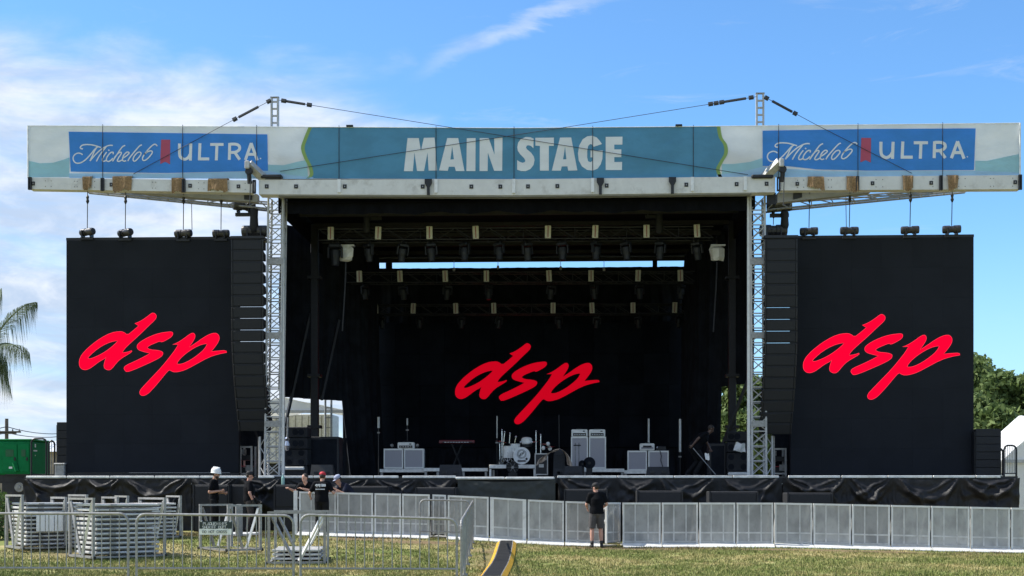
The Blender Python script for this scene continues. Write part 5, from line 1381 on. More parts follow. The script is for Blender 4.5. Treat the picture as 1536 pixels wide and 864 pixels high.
# bottle on a bass loudspeaker
c = W(424.5, 727, YSB + .3); t = thing('plastic_bottle', 'clear greenish plastic bottle standing on the bass loudspeaker', 'bottle', c)
MB(t).lathe([(.045, 0), (.05, .02), (.05, .2), (.02, .27), (.018, .3)], c, 'z', 12).build('body', 'bottle', t); MB(t).lathe([(.022, .301), (.022, .33)], c, 'z', 10).build('cap', 'white_plastic', t)

# ---------------------------------------------------------------- stage barrier
NB = [0]
def barrier(pa, pb, label, Ya=YM, Yb_=YM, thick_post=False, mids=2, tread=True):
    A, B = V((X(pa, Ya), Ya, 0)), V((X(pb, Yb_), Yb_, 0))
    A.z, B.z = ground_z(A.x, Ya), ground_z(B.x, Yb_)
    hh = 1.2
    d = (B - A); L = math.hypot(d.x, d.y); ux = V((d.x / L, d.y / L, 0)); back = V((-ux.y, ux.x, 0)); slope = (B.z - A.z) / L
    def P(s, b, z): return A + ux * s + back * b + V((0, 0, slope * s + z))
    t = thing('stage_barrier', label, 'crowd barrier', tuple((A + B) / 2), 'aluminium stage barrier sections')
    def slabp(s0, s1, b0, b1, z0, z1, name, m):
        MB(t).hexa([P(s0, b0, z0), P(s1, b0, z0), P(s1, b1, z0), P(s0, b1, z0), P(s0, b0, z1), P(s1, b0, z1), P(s1, b1, z1), P(s0, b1, z1)]).build(name, m, t)
    pw = .045 if not thick_post else .10
    g = .012
    slabp(g, g + pw, 0, .06, .10, hh - .052, 'post', 'alu_white'); slabp(L - g - pw, L - g, 0, .06, .10, hh - .052, 'post', 'alu_white')
    slabp(g, L - g, -.01, .07, hh - .05, hh, 'top_rail', 'alu_white')
    slabp(g + pw + .002, L - g - pw - .002, 0, .05, .12, .17, 'bottom_rail', 'alu')
    slabp(g + pw + .002, L - g - pw - .002, .012, .018, .172, hh - .052, 'perforated_sheet', 'perf')
    for k in range(mids):
        s = L * (k + 1) / (mids + 1); slabp(s - .018, s + .018, .003, .011, .172, hh - .052, 'rib', 'perf_rib')
    slabp(g + pw + .004, L - g - pw - .004, .0055, .0115, .375, .415, 'cross_bar', 'perf_rib')
    for s in (.1, L - .1): MB(t).bar(P(s, .08, hh - .12), P(s, 1.0, .06), .05).build('brace', 'alu', t)
    slabp(.02, L - .02, .1, 1.1, .02, .05, 'rear_plate', 'alu')
    if tread:                                                                  # sloped front tread plate
        MB(t).hexa([P(.006, -.36, .005), P(L - .006, -.36, .005), P(L - .006, -.004, .03), P(.006, -.004, .03), P(.006, -.36, .03), P(L - .006, -.36, .03), P(L - .006, -.004, .115), P(.006, -.004, .115)]).build('tread_plate', 'alu_white', t)
    NB[0] += 1
barrier(448, 504.5, 'leftmost stage barrier section, the red-capped worker leaning on it')
barrier(504.5, 560, 'stage barrier section right of the red-capped worker')
barrier(561, 602, 'narrow stage barrier section left of the small gate', mids=1)
barrier(602.5, 645, 'stage barrier section behind the corner of the steel fences', mids=1)
barrier(648, 669.5, 'short recessed barrier gate behind the corner of the steel fences', YM + .5, YM + .5, mids=1, tread=False)
barrier(671, 733.5, 'wide stage barrier section left of the cable ramp')
barrier(734.5, 790, 'stage barrier section with wide white posts at the end of the cable ramp', thick_post=True, mids=1)
barrier(791, 846.5, 'stage barrier section just right of the cable ramp')
barrier(847.5, 905, 'stage barrier section partly hidden by the man in grey shorts')
barrier(910, 931, 'swung-open barrier gate beside the man in grey shorts', YM - .25, YM + .45, mids=1, tread=False)
ed = [933, 992, 1048, 1104, 1161, 1219.5, 1277.5, 1336, 1396, 1455.5, 1516, 1577]
nm = ['first', 'second', 'third', 'fourth', 'fifth', 'sixth', 'seventh', 'eighth', 'ninth', 'tenth', 'eleventh']
for k, (a, b) in enumerate(zip(ed, ed[1:])):
    q = random.uniform(-.04, .04); barrier(a + .4, b - .4, '%s stage barrier section right of the swung-open gate' % nm[k], YM + q, YM + q + random.uniform(-.05, .05))
# loose post at the left end of the barrier
A = V((X(443, YM), YM, 0)); A.z = ground_z(A.x, YM)
t = thing('barrier_post', 'single white post at the left end of the stage barrier', 'post', A)
MB(t).box(A.x - .05, A.x + .05, YM, YM + .1, A.z, A.z + 1.22).build('upright', 'alu_white', t); MB(t).box(A.x - .12, A.x + .12, YM - .1, YM + .25, A.z - .01, A.z + .03).build('foot', 'alu', t)
MB(t).box(A.x + .05, A.x + .16, YM + .03, YM + .06, A.z + 1.0, A.z + 1.05).build('hinge', 'alu', t)

# ---------------------------------------------------------------- steel fences (bike racks)
def steel_fence(A, B, label, nbar=17, ha=1.17, hb=1.17, m='galv', ft=.2):
    """A, B: ground points of the two ends"""
    A, B = V(A), V(B); d = B - A; L = math.hypot(d.x, d.y); ux = V((d.x / L, d.y / L, 0))
    def P(s, z):
        f = s / L; return A + d * f + V((0, 0, z * 1.0))
    t = thing('steel_fence', label, 'barricade', (A + B) / 2, 'galvanised steel crowd fences')
    zb, r, e = .29, .021, .03
    b = .14; pts = [P(e, 0.03), P(e, ha - b)] + [P(e + b * (1 - math.cos(a)), ha - b + b * math.sin(a)) for a in np.linspace(.3, math.pi / 2, 5)]
    pts += [P(L - e - b * (1 - math.cos(a)), hb - b + b * math.sin(a)) for a in np.linspace(math.pi / 2, .3, 5)] + [P(L - e, hb - b), P(L - e, .03)]
    MB(t).path(pts, r, 10).build('frame', m, t, smooth=False)
    MB(t).tube(P(e, zb), P(L - e, zb), .018, 8).build('bottom_rail', m, t)
    for k in range(nbar):
        s = e + (L - 2 * e) * (k + 1) / (nbar + 1); top = ha + (hb - ha) * s / L
        rod(t, 'bar', P(s, zb), P(s, top - .01), .0095, m, 'sf%.2f' % (ha + L * 0))
    nx = V((-ux.y, ux.x, 0))
    for s in (e, L - e):
        MB(t).path([P(s, .03) - nx * ft, P(s, .05), P(s, .03) + nx * ft], .018, 6).build('foot', m, t)
        MB(t).box(*(lambda q: (q.x - .012, q.x + .012, q.y - .012, q.y + .012, q.z - .03, q.z + .03))(P(s, .75) + ux * (.02 if s > 1 else -.02))).build('hook', m, t)
    return t, P, L
YF = 21.2
def gp(px, Y, z=.1): p = W(px, 735, Y); return (p.x, Y, z)
steel_fence(gp(-48, YF), gp(195, YF), 'steel crowd fence at the left picture edge before the barrier stacks', 17)
f2, P2, L2 = steel_fence(gp(202, YF), gp(443, YF), 'steel crowd fence carrying the sheriff sign', 16, 1.16, 1.14)
steel_fence(gp(448, YF + .05), gp(688, YF), 'steel crowd fence in front of the low barrier dolly', 16, 1.15, 1.09)
# the row that runs back towards the stage barrier
q0, q1 = V(gp(692, YF, .06)), V(gp(709.5, 34.2, .27)); n = 5
for k in range(n):
    a, b = q0.lerp(q1, k / n), q0.lerp(q1, (k + 1) / n - .012)
    steel_fence(a, b, '%s steel crowd fence in the row running back to the stage barrier' % ORD[k], 16, 1.1, 1.1, ft=.05)
steel_fence(V((X(628, 34.2), 34.2, .30)), V((X(706, 34.2), 34.35, .27)), 'far steel crowd fence standing across, close to the stage barrier', 12, 1.1, 1.1)

# sign on the second fence
GLY = {'P': [[(0, 0), (0, 6)], [(0, 6), (3, 6), (4, 5), (4, 4), (3, 3), (0, 3)]], 'L': [[(0, 6), (0, 0), (4, 0)]], 'A': [[(0, 0), (2, 6), (4, 0)], [(.8, 2), (3.2, 2)]],
       'Q': [[(1, 0), (0, 1), (0, 5), (1, 6), (3, 6), (4, 5), (4, 1), (3, 0), (1, 0)], [(2.5, 1.5), (4, -.3)]], 'U': [[(0, 6), (0, 1), (1, 0), (3, 0), (4, 1), (4, 6)]],
       'E': [[(4, 6), (0, 6), (0, 0), (4, 0)], [(0, 3), (3, 3)]], 'M': [[(0, 0), (0, 6), (2, 2.5), (4, 6), (4, 0)]], 'I': [[(2, 0), (2, 6)]], 'N': [[(0, 0), (0, 6), (4, 0), (4, 6)]],
       'S': [[(4, 5.2), (3, 6), (1, 6), (0, 5), (0, 4), (1, 3.2), (3, 2.8), (4, 2), (4, 1), (3, 0), (1, 0), (0, .8)]], 'H': [[(0, 0), (0, 6)], [(4, 0), (4, 6)], [(0, 3), (4, 3)]],
       'R': [[(0, 0), (0, 6), (3, 6), (4, 5), (4, 4), (3, 3), (0, 3)], [(2, 3), (4, 0)]], 'F': [[(4, 6), (0, 6), (0, 0)], [(0, 3), (3, 3)]], 'D': [[(0, 0), (0, 6), (2.5, 6), (4, 4.5), (4, 1.5), (2.5, 0), (0, 0)]],
       'T': [[(0, 6), (4, 6)], [(2, 6), (2, 0)]], 'O': [[(1, 0), (0, 1), (0, 5), (1, 6), (3, 6), (4, 5), (4, 1), (3, 0), (1, 0)]], 'C': [[(4, 5), (3, 6), (1, 6), (0, 5), (0, 1), (1, 0), (3, 0), (4, 1)]], '.': [[(1.6, 0), (2.4, 0)], [(1.6, .6), (2.4, .6)]]}
def lettering(mb, text, x0, x1, z0, h, y, wd):
    n = len(text); adv = (x1 - x0) / n
    fr = lambda u, v: (u, y - .003, v); bk = lambda u, v: (u, y, v)
    for i, ch in enumerate(text):
        if ch == ' ': continue
        stroke_mesh(mb, [[(x0 + adv * (i + .08) + px / 4 * adv * .78, z0 + pz / 6 * h) for px, pz in st] for st in GLY[ch]], wd, fr, bk, smooth=False)
def sign():
    y = YF - .03; x0, x1 = X(299, y), X(345.3, y)
    z = lambda py: W(322, py, y).z
    t = thing('fence_sign', 'small dark and white sign on the steel fence reading DO NOT CROSS', 'sign', ((x0 + x1) / 2, y, z(803)))
    MB(t).box(x0, x1 + .03, y, y + .006, z(793), z(781.8)).build('dark_plate', 'sign_dark', t)
    MB(t).box(x0, x1 + .02, y - .004, y + .004, z(802), z(793.2)).build('white_plate', 'sign_white', t)
    mb = MB(t); w_ = x1 - x0
    lettering(mb, 'PLAQUEMINES', x0 + w_ * .12, x1 - w_ * .10, z(787.6), z(783.6) - z(787.6), y - .002, .0062)
    lettering(mb, 'SHERIFF DEPT.', x0 + w_ * .10, x1 - w_ * .06, z(792.6), z(788.9) - z(792.6), y - .002, .0062)
    mb.build('white_lettering', 'print_white', t)
    mb = MB(t); lettering(mb, 'DO NOT CROSS', x0 + w_ * .10, x1 - w_ * .10, z(799.4), z(795.8) - z(799.4), y - .006, .006); mb.build('dark_lettering', 'sign_text', t)
    for xx in (x0 + .03, x1): MB(t).tube((xx, y - .008, z(782)), (xx, y + .05, z(782)), .012).build('tie', 'print_white', t)
sign()

# ---------------------------------------------------------------- dollies with folded barriers
def dolly(loc, rz, wd, ln, h, label):
    """frame with an end frame (posts, top bar, V braces) at each end; local x = width of an end frame, local y = length"""
    t = thing('barrier_dolly', label, 'barrier dolly', loc, 'steel dollies for folded barriers', rz)
    for sgn in (-1, 1):
        y = sgn * ln / 2
        for sx_ in (-1, 1):
            MB().box(sx_ * wd / 2 - .028, sx_ * wd / 2 + .028, y - .028, y + .028, .02, h - .047).build('post', 'galv', t)
            MB().bar((sx_ * (wd / 2 - .05), y, h - .09), (sx_ * .05, y, .08), .05).build('brace', 'alu_white' if sx_ > 0 else 'galv', t)
            MB().lathe([(.035, -.02), (.035, .02)], (sx_ * (wd / 2 + .05), y, .035), 'x', 12).build('wheel', 'rubber', t)
        MB().box(-wd / 2 - .03, wd / 2 + .03, y - .03, y + .03, h - .045, h).build('top_bar', 'galv', t)
        MB().box(-wd / 2 + .042, wd / 2 - .042, y - .04, y + .04, .02, .065).build('base_bar', 'galv', t)
    for sx_ in (-1, 1): MB().box(sx_ * wd / 2 - .035, sx_ * wd / 2 + .035, -ln / 2 + .042, ln / 2 - .042, .022, .062).build('side_bar', 'galv', t)
    return t
FB = [None]
def folded(loc, rz, wd, ln, th, label, grp):
    key = (round(wd, 2), round(ln, 2), round(th, 3))
    if FB[0] is None: FB[0] = {}
    if key not in FB[0]:
        t = thing('folded_barrier', label, 'folded barrier', (0, 0, 0), grp)
        MB().box(-wd / 2, wd / 2, -ln / 2, ln / 2, th * .42, th * .84, .008).build('panel', 'slat', t)
        MB().box(-wd / 2 + .02, wd / 2 - .02, -ln / 2 + .04, ln / 2 - .04, th * .845, th * .90).build('sheet', 'alu', t)
        for sgn in (-1, 1):
            MB().box(-wd / 2 - .012, wd / 2 + .012, sgn * ln / 2 - .03, sgn * ln / 2 + .03, th * .38, th * .93, .006).build('end_rail', 'slat', t)
            MB().box(sgn * wd * .3 - .05, sgn * wd * .3 + .05, -ln / 2 + .05, ln / 2 - .05, 0.002, th * .415).build('runner', 'galv_dark', t)
            MB().box(sgn * wd / 2 - .02, sgn * wd / 2 + .03, -ln * .3, -ln * .2, th * .44, th * .82).build('hinge', 'galv', t)
        t.location = loc; t.rotation_euler = (0, 0, rz); FB[0][key] = t
        return t
    return dup(FB[0][key], loc, rz, label, grp)
def stack(px, py_base, Y, rz, wd, ln, n, pitch, name, h=1.32, frame=True, jit=.02):
    x = X(px, Y); g = ground_z(x, Y); z = W(px, py_base, Y).z
    z = g + .0
    if frame: dolly((x, Y, z), rz, wd + .16, ln + .24, h, 'galvanised dolly frame round the %s' % name)
    for k in range(n):
        lay = 'lowest' if k == 0 else ('topmost' if k == n - 1 else ORD[k] + ' from the bottom')
        folded((x + random.uniform(-jit, jit), Y + random.uniform(-jit, jit), z + .068 + k * pitch), rz + random.uniform(-.012, .012), wd, ln, pitch * .94, 'folded aluminium barrier, %s in the %s' % (lay, name), 'folded aluminium barriers on dollies')
stack(176, 838, 29.4, R(-48), 1.15, 1.40, 11, .104, 'front right stack of folded barriers', 1.33)
stack(70, 826, 31.3, R(-52), 1.15, 1.25, 11, .094, 'left stack of folded barriers', 1.28)
stack(127, 822, 31.7, R(-52), .9, 1.0, 10, .094, 'middle stack of folded barriers', 1.20)
stack(222, 808, 34.1, R(-58), 1.1, 1.1, 9, .095, 'rear stack of folded barriers', 1.10)
stack(449, 845, 28.2, R(8), .98, 1.5, 3, .085, 'low stack left of the red-capped worker', 1.10)
x = X(345, 30.9); dolly((x, 30.9, ground_z(x, 30.9)), R(40), .80, 1.5, 1.08, 'empty galvanised dolly frame below the workers at the left')
c = W(359, 803, 34.6); g = ground_z(c.x, 34.6)
tag(MB((c.x, 34.6, g)).box(c.x - .09, c.x + .09, 34.5, 34.64, g, g + .86, .03).build('grey_column', 'grey_cloth'), 'short grey square post standing behind the empty dolly', 'post')
# white plates leaning on the left stack
for k in range(4):
    x = X(70, 31.3); g = ground_z(x, 31.3); ax = V((math.cos(R(38)), math.sin(R(38)), 0)); nn = V((ax.y, -ax.x, 0))
    q = V((x, 31.3, g)) + nn * (1.15 / 2 + .075) + ax * (-.33 + .21 * k)
    mb = MB(q).box(q.x - .098, q.x + .098, q.y - .012, q.y + .012, g + .42, g + .80, .004); mb.turn(q, R(38))
    tag(mb.build('end_plate', 'white_plastic'), 'white square end plate on the left stack, %s from the left' % ORD[k], 'end plate', 'white end plates on the left stack')
# flat white sections lying on the ground by the gloved worker
for k, (a, b, y0, y1, Y, lab) in enumerate(((318, 384, 796, 799, 35.6, 'upper'), (316, 372, 802, 805, 35.0, 'lower'))):
    x0, x1 = X(a, Y), X(b, Y); g = ground_z((x0 + x1) / 2, Y)
    o = MB(((x0 + x1) / 2, Y, g)); o.box(x0, x1, Y, Y + .5, g + .005, g + .08, .01); tag(o.build('floor_plate', 'alu_white'), 'flat white barrier plate lying on the grass behind the sign, the %s one' % lab, 'floor plate', 'flat white plates on the grass')
x0, x1 = X(449, 35.1), X(485, 35.1); g = ground_z(x0, 35.1)
for k, (a, b, Y) in enumerate(((463, 480, 35.35), (452, 500, 34.9))):
    pass

# ---------------------------------------------------------------- cable ramp
def ramp():
    ys = [35.35 - .95 * k for k in range(13)]
    proto = None
    for k, (ya, yb) in enumerate(zip(ys, ys[1:])):
        xa, xb = cable_x(ya), cable_x(yb)
        bend = lambda y: .03 * math.sin((35.35 - y) * .35)
        xa += bend(ya); xb += bend(yb); L = .93
        g = (ground_z(xa, ya) + ground_z(xb, yb)) / 2 + .004; loc = ((xa + xb) / 2, (ya + yb) / 2, g)
        rz = math.atan2(xa - xb, ya - yb) * -1
        lab = 'cable ramp section with black ribbed top and yellow sides, %s from the stage barrier' % (ORD[k] if k < 15 else '')
        if proto is None:
            t = thing('cable_ramp', lab, 'cable ramp', loc, 'cable ramp sections laid in a line', rz)
            h = .075; w1, w2 = .175, .258
            MB().box(-w1, w1, -L / 2, L / 2, 0, h).build('lid', 'rubber_grey', t)
            for q in range(9):
                y = -L / 2 + L * (q + .5) / 9; MB().box(-w1 + .02, w1 - .02, y - .032, y + .032, h + .0005, h + .009).build('rib', 'rubber', t)
            for s in (-1, 1):
                a, b = (-w2, -w1 - .002) if s < 0 else (w1 + .002, w2)
                vs = [(a, -L / 2, 0), (b, -L / 2, 0), (b, L / 2, 0), (a, L / 2, 0)]
                ta, tb = (.012, h + .003) if s < 0 else (h + .003, .012)
                MB().hexa(vs + [(a, -L / 2, ta), (b, -L / 2, tb), (b, L / 2, tb), (a, L / 2, ta)]).build('flank', 'yellow', t)
            MB().box(-.06, .06, L / 2 + .001, L / 2 + .018, .01, .05).build('joint', 'yellow', t)
            proto = t
            o = t
        else: o = dup(proto, loc, rz, lab)
        o.rotation_euler = (math.atan2(ground_z(xa, ya) - ground_z(xb, yb), ya - yb), 0, rz)
ramp()

# ================================================================= BEHIND AND BESIDE
def generator():
    Y = 46.0; x1, x0 = X(46, Y), X(-110, Y); z0, z1 = W(20, 712, Y).z, W(20, 661, Y).z; D = 1.8
    g = ground_z(x1, Y)
    t = thing('generator_trailer', 'green power generator on a black trailer left of the stage', 'generator', (x1 - 1, Y, g))
    MB(t).box(x0, x1, Y, Y + D, z0, z1, .05).build('housing', 'green', t)
    MB(t).box(x0 - .02, x1 + .02, Y - .02, Y + D + .02, z1 + .002, z1 + .06, .02).build('roof_panel', 'green', t)
    for a, b in ((4, 26), (27.5, 44)):
        p, q, zb, zt = rect(a, b, 666, 708, Y); d = MB(t).box(p, q, Y - .03, Y - .003, zb, zt, .012).build('door', 'green', t)
        MB(t).box(p + .12, q - .12, Y - .04, Y - .032, zb + (zt - zb) * .55, zb + (zt - zb) * .8).build('vent', 'green_dark', d)
        MB(t).box(q - .1, q - .04, Y - .06, Y - .032, zb + .4, zb + .52).build('handle', 'black_metal', d)
    MB(t).bar(W(21, 694, Y - .08), W(25, 707, Y - .08), .12).build('step', 'green', t)
    x, _, z, _ = rect(51, 51, 670, 670, Y)
    for k, (dx, dz, a, b) in enumerate(((0, .05, .05, .12), (0, -.13, .16, .05), (0, -.30, .03, .04))): MB(t).box(x1 + .001, x1 + .008, Y + .4 - a, Y + .4 + a, z + dz - b / 2, z + dz + b / 2).build('decal', 'print_white', t)
    p, q, zb, zt = rect(14, 19, 700, 703, Y); MB(t).box(p, q, Y - .036, Y - .031, zb, zt).build('decal', 'print_white', t)
    MB(t).box(x0, x1 - .1, Y + .1, Y + D - .1, z0 - .3, z0 - .002).build('chassis', 'black_metal', t)
    MB(t).box(X(2, Y), X(20, Y), Y + .05, Y + 1, g + .25, z0 - .302).build('fuel_tank', 'black_paint', t)
    c = W(30.5, 731, Y + .15); 
    w_ = MB(t).lathe([(.30, -.1), (.36, -.09), (.37, -.03), (.37, .1), (.30, .12)], c, 'y', 24).build('wheel', 'rubber', t)
    MB(t).lathe([(.13, -.105), (.15, -.112), (.17, -.10)], c, 'y', 20).build('rim', 'galv', w_)
    MB(t).lathe([(.06, -.14), (.07, -.12)], c, 'y', 12).build('hub', 'galv_dark', w_)
    MB(t).box(c.x - .5, c.x + .5, c.y - .12, c.y + .2, c.z + .42, c.z + .47).build('mudguard', 'black_metal', t)
    MB(t).bar(c + V((-.6, 0, -.1)), V((c.x - .6, c.y, g)), .07).build('jack_leg', 'galv', t)
generator()
t = thing('equipment_bin', 'grey box and hoses on the left end of the stage deck', 'box', W(90, 709, 43))
x0, x1, z0, z1 = rect(82, 96.5, 697, 708, 42.9); MB(t).box(x0, x1, 42.9, 43.3, ZD + .003, z1, .02).build('body', 'galv', t)
MB(t).box(x0 - .02, x1 + .02, 42.87, 43.33, z1 + .002, z1 + .05, .01).build('lid', 'alu', t)

def crate_stack():
    Y = 45.4; x0, x1, z0, z1 = rect(58.5, 86, 676, 708, Y)
    return
# far buildings, pole, wires
def warehouse():
    Y = 95.0; x0, x1, z0, z1 = rect(-60, 98, 657, 735, Y)
    t = thing('warehouse', 'long low warehouse with a white roof far behind the generator', 'building', ((x0 + x1) / 2, Y, .4))
    MB(t).box(x0, x1, Y, Y + 14, -.2, z1 - 1.0).build('wall', 'bldg_tan', t)
    MB(t).hexa([(x0 - .5, Y - .5, z1 - 1.0), (x1 + .5, Y - .5, z1 - 1.0), (x1 + .5, Y + 15, z1 - 1.0), (x0 - .5, Y + 15, z1 - 1.0), (x0 - .5, Y + 6.5, z1), (x1 + .5, Y + 6.5, z1), (x1 + .5, Y + 8, z1), (x0 - .5, Y + 8, z1)]).build('roof', 'bldg_white', t)
    for k in range(5):
        a = x0 + (x1 - x0) * (k + .3) / 5; MB(t).box(a, a + .8, Y - .05, Y - .003, 1.3, 2.5).build('window', 'galv_dark', t)
warehouse()
def utility_pole():
    Y = 88.0; c = W(10, 735, Y); zt = W(10, 628, Y).z
    t = thing('utility_pole', 'wooden utility pole with two crossarms far left', 'utility pole', (c.x, Y, .3))
    MB(t).tube((c.x, Y, -.2), (c.x, Y, zt), .15, 8, .11).build('pole', 'wood', t)
    for py, l in ((648, 1.0), (649.8, .7)): z = W(10, py, Y).z; MB(t).box(c.x - l, c.x + l, Y - .16, Y - .04, z - .06, z + .06).build('crossarm', 'wood', t)
    for dx in (-.9, -.45, .45, .9): z = W(10, 648, Y).z; MB(t).lathe([(.04, .06), (.06, .1), (.03, .2)], (c.x + dx, Y - .1, z), 'z', 8).build('insulator', 'galv_dark', t)
    mb = MB((c.x, Y, zt))
    for py0, py1 in ((640, 648), (649, 651)):
        A, B = W(10, py0, Y), W(110, py1, Y + 20); P = [A.lerp(B, f) - V((0, 0, 1.2 * f * (1 - f))) for f in np.linspace(0, 1, 9)]; mb.path(P, .03, 5)
        A, B = W(10, py0, Y), W(-80, py0, Y - 8); P = [A.lerp(B, f) - V((0, 0, 1.0 * f * (1 - f))) for f in np.linspace(0, 1, 7)]; mb.path(P, .03, 5)
    tag(mb.build('power_line', 'cable'), 'thin power wires running from the utility pole', 'wire')
utility_pole()

def marquee(px0, px1, yeave, yridge, Y, dep, label, ridge_px=None, walls=True):
    x0, x1 = X(px0, Y), X(px1, Y); m = (x0 + x1) / 2 if ridge_px is None else X(ridge_px, Y)
    ze, zr_ = W((px0 + px1) / 2, yeave, Y).z, W((px0 + px1) / 2, yridge, Y).z
    t = thing('marquee', label, 'tent', ((x0 + x1) / 2, Y, 0), 'white event tents')
    def roofp(u, v):
        x = x0 + (x1 - x0) * u
        h = zr_ - (zr_ - ze) * (abs(x - m) / (m - x0 if x < m else x1 - m)) ** 1.03
        return V((x, Y + dep * v, h - .12 * abs(math.sin(v * math.pi * 3)) - .05 * mnoise.noise(V((x, v * 6, 0)))))
    MB(t).grid(roofp, 40, 18).build('roof', 'tent', t, smooth=True)
    def gable(u, v):
        x = x0 + (x1 - x0) * u; h = zr_ - (zr_ - ze) * (abs(x - m) / (m - x0 if x < m else x1 - m)) ** 1.03
        return V((x, Y + .05 + .03 * math.sin(x * 5), ze + (h - .02 - ze) * v))
    MB(t).grid(gable, 40, 5).build('gable', 'tent', t, smooth=True)
    if walls:
        def wall(u, v): x = x0 + (x1 - x0) * u; return V((x, Y + .06 + .06 * math.sin(x * 3.1), -.1 + (ze + .1) * v))
        MB(t).grid(wall, 60, 4).build('wall', 'tent', t, smooth=True)
    for k in range(5):
        x = x0 + (x1 - x0) * k / 4; MB(t).bar((x, Y - .02, -.1), (x, Y - .02, ze), .09).build('pole', 'alu', t)
    MB(t).box(x0, x1, Y - .05, Y + .03, ze - .12, ze + .02).build('eave_beam', 'alu', t)
marquee(1504, 1680, 690, 612, 58, 5, 'white peaked event tent at the right edge behind the stage', 1590)
marquee(330, 520, 616, 596, 66, 10, 'white event tent seen under the raised cloth left of the stage', None, False)
def truck():
    Y = 76; x0, x1, z0, z1 = rect(380, 497, 621, 700, Y)
    t = thing('truck_trailer', 'long white trailer behind the left side of the stage', 'trailer', ((x0 + x1) / 2, Y, .3))
    MB(t).box(x0, x1, Y, Y + 2.5, z0 + .2, z1, .03).build('body', 'bldg_white', t)
    for k in range(12):
        x = x0 + (x1 - x0) * (k + .5) / 12; MB(t).box(x - .02, x + .02, Y - .03, Y - .002, z0 + .3, z1 - .1).build('rib', 'galv', t)
    for xx in (x0 + 1.2, x0 + 2.4, x1 - 1.2): 
        wv = MB(t).lathe([(.4, -.1), (.5, -.08), (.5, .15)], (xx, Y + .1, .85), 'y', 18).build('wheel', 'rubber', t); MB(t).lathe([(.2, -.12), (.26, -.1)], (xx, Y + .1, .85), 'y', 14).build('rim', 'alu', wv)
    MB(t).box(x0, x1, Y + .3, Y + 2.2, .9, z0 + .198).build('chassis', 'black_metal', t)
truck()
def scaffold():
    Y = 60; t = None
    a, b = W(488, 735, Y), W(497, 735, Y); zt = W(490, 598, Y).z
    t = thing('scaffold_tower', 'narrow dark scaffold ladder seen past the left curtain', 'scaffold', (a.x, Y, .2))
    for x in (a.x, b.x): MB(t).bar((x, Y, -.1), (x, Y, zt), .07).build('upright', 'galv_dark', t)
    z = .4
    while z < zt: MB(t).box(a.x + .037, b.x - .037, Y - .03, Y + .03, z, z + .05).build('rung', 'galv_dark', t); z += .45
scaffold()

# ---------------------------------------------------------------- trees, palm, shrub
def tree(name, label, loc, h, crown_c, rad, nclump, nleaf, leaf, seed, lm='leaf_oak', grp='trees behind the stage'):
    rs = random.Random(seed); t = thing(name, label, 'tree', loc, grp)
    base = V(loc); top = V(crown_c)
    mb = MB(t)
    P = [base + V((0, 0, -.2)), base.lerp(top, .35) + V((.3, 0, 0)), base.lerp(top, .7)]
    rr = [h * .035, h * .026, h * .018]
    for (p, q), (r0, r1) in zip(zip(P, P[1:]), zip(rr, rr[1:])): mb.tube(p, q, r0, 9, r1)
    mb.build('trunk', 'bark', t)
    cl = []
    while len(cl) < nclump:
        d = V((rs.gauss(0, 1), rs.gauss(0, 1), rs.gauss(0, 1))).normalized() * rs.uniform(.45, 1.0)
        c = top + V((d.x * rad[0], d.y * rad[1], d.z * rad[2])); cl.append((c, rs.uniform(.20, .46) * min(rad)))
    for c, r in cl[:14]:
        mb = MB(t); s = P[2].lerp(P[1], rs.random() * .6); m = s.lerp(c, .5) + V((0, 0, .1 * rad[2])); mb.tube(s, m, h * .010, 6, h * .006); mb.tube(m, c, h * .006, 5, h * .002); mb.build('branch', 'bark', t)
    n = nleaf; co = np.empty((n * 4, 3), np.float32); rn = np.random.RandomState(seed)
    ci = rn.randint(0, len(cl), n)
    cc = np.array([tuple(c) for c, _ in cl])[ci]; cr = np.array([r for _, r in cl])[ci][:, None]
    d = rn.randn(n, 3); d /= np.linalg.norm(d, axis=1, keepdims=True)
    p = cc + d * cr * (.35 + .75 * rn.rand(n, 1)) * np.array([1.25, 1.25, .85])
    a = rn.randn(n, 3); a /= np.linalg.norm(a, axis=1, keepdims=True)
    b = np.cross(a, rn.randn(n, 3)); b /= np.linalg.norm(b, axis=1, keepdims=True)
    sz = leaf * (.6 + .8 * rn.rand(n, 1))
    co[0::4] = p - a * sz; co[1::4] = p + b * sz * .5; co[2::4] = p + a * sz; co[3::4] = p - b * sz * .5
    me = bpy.data.meshes.new('crown'); me.vertices.add(n * 4); me.vertices.foreach_set('co', (co - np.array(tuple(base), np.float32)).ravel())
    me.loops.add(n * 4); me.loops.foreach_set('vertex_index', np.arange(n * 4)); me.polygons.add(n)
    me.polygons.foreach_set('loop_start', np.arange(0, n * 4, 4)); me.update(calc_edges=True); me.materials.append(M[lm])
    o = bpy.data.objects.new('crown', me); C.objects.link(o); o.parent = t
    return t
def tr(px, pytop, pybot, Y, wpx, label, seed, n=26000, depth=None, leaf=.19):
    c = W(px, (pytop + pybot) / 2, Y); rz_ = (pybot - pytop) / 2 / SC(px, Y); rx = wpx / 2 / SC(px, Y)
    tree('leafy_tree', label, (c.x, Y, -.1), c.z + rz_, c, (rx, depth or rx, rz_), 90, n, leaf, seed)
tr(1428, 530, 700, 80, 118, 'tall leafy tree rising right behind the right video screen', 11)
tr(1508, 555, 700, 74, 104, 'rounder leafy tree at the right edge above the white tent', 12)
tr(1462, 590, 735, 70, 90, 'lower leafy tree between the right video screen and the tent', 13)
tr(1120, 560, 735, 74, 110, 'leafy tree seen through the gap inside the right truss tower', 14)
tr(1580, 600, 735, 90, 120, 'leafy tree partly outside the right edge behind the tent', 15, 8000)

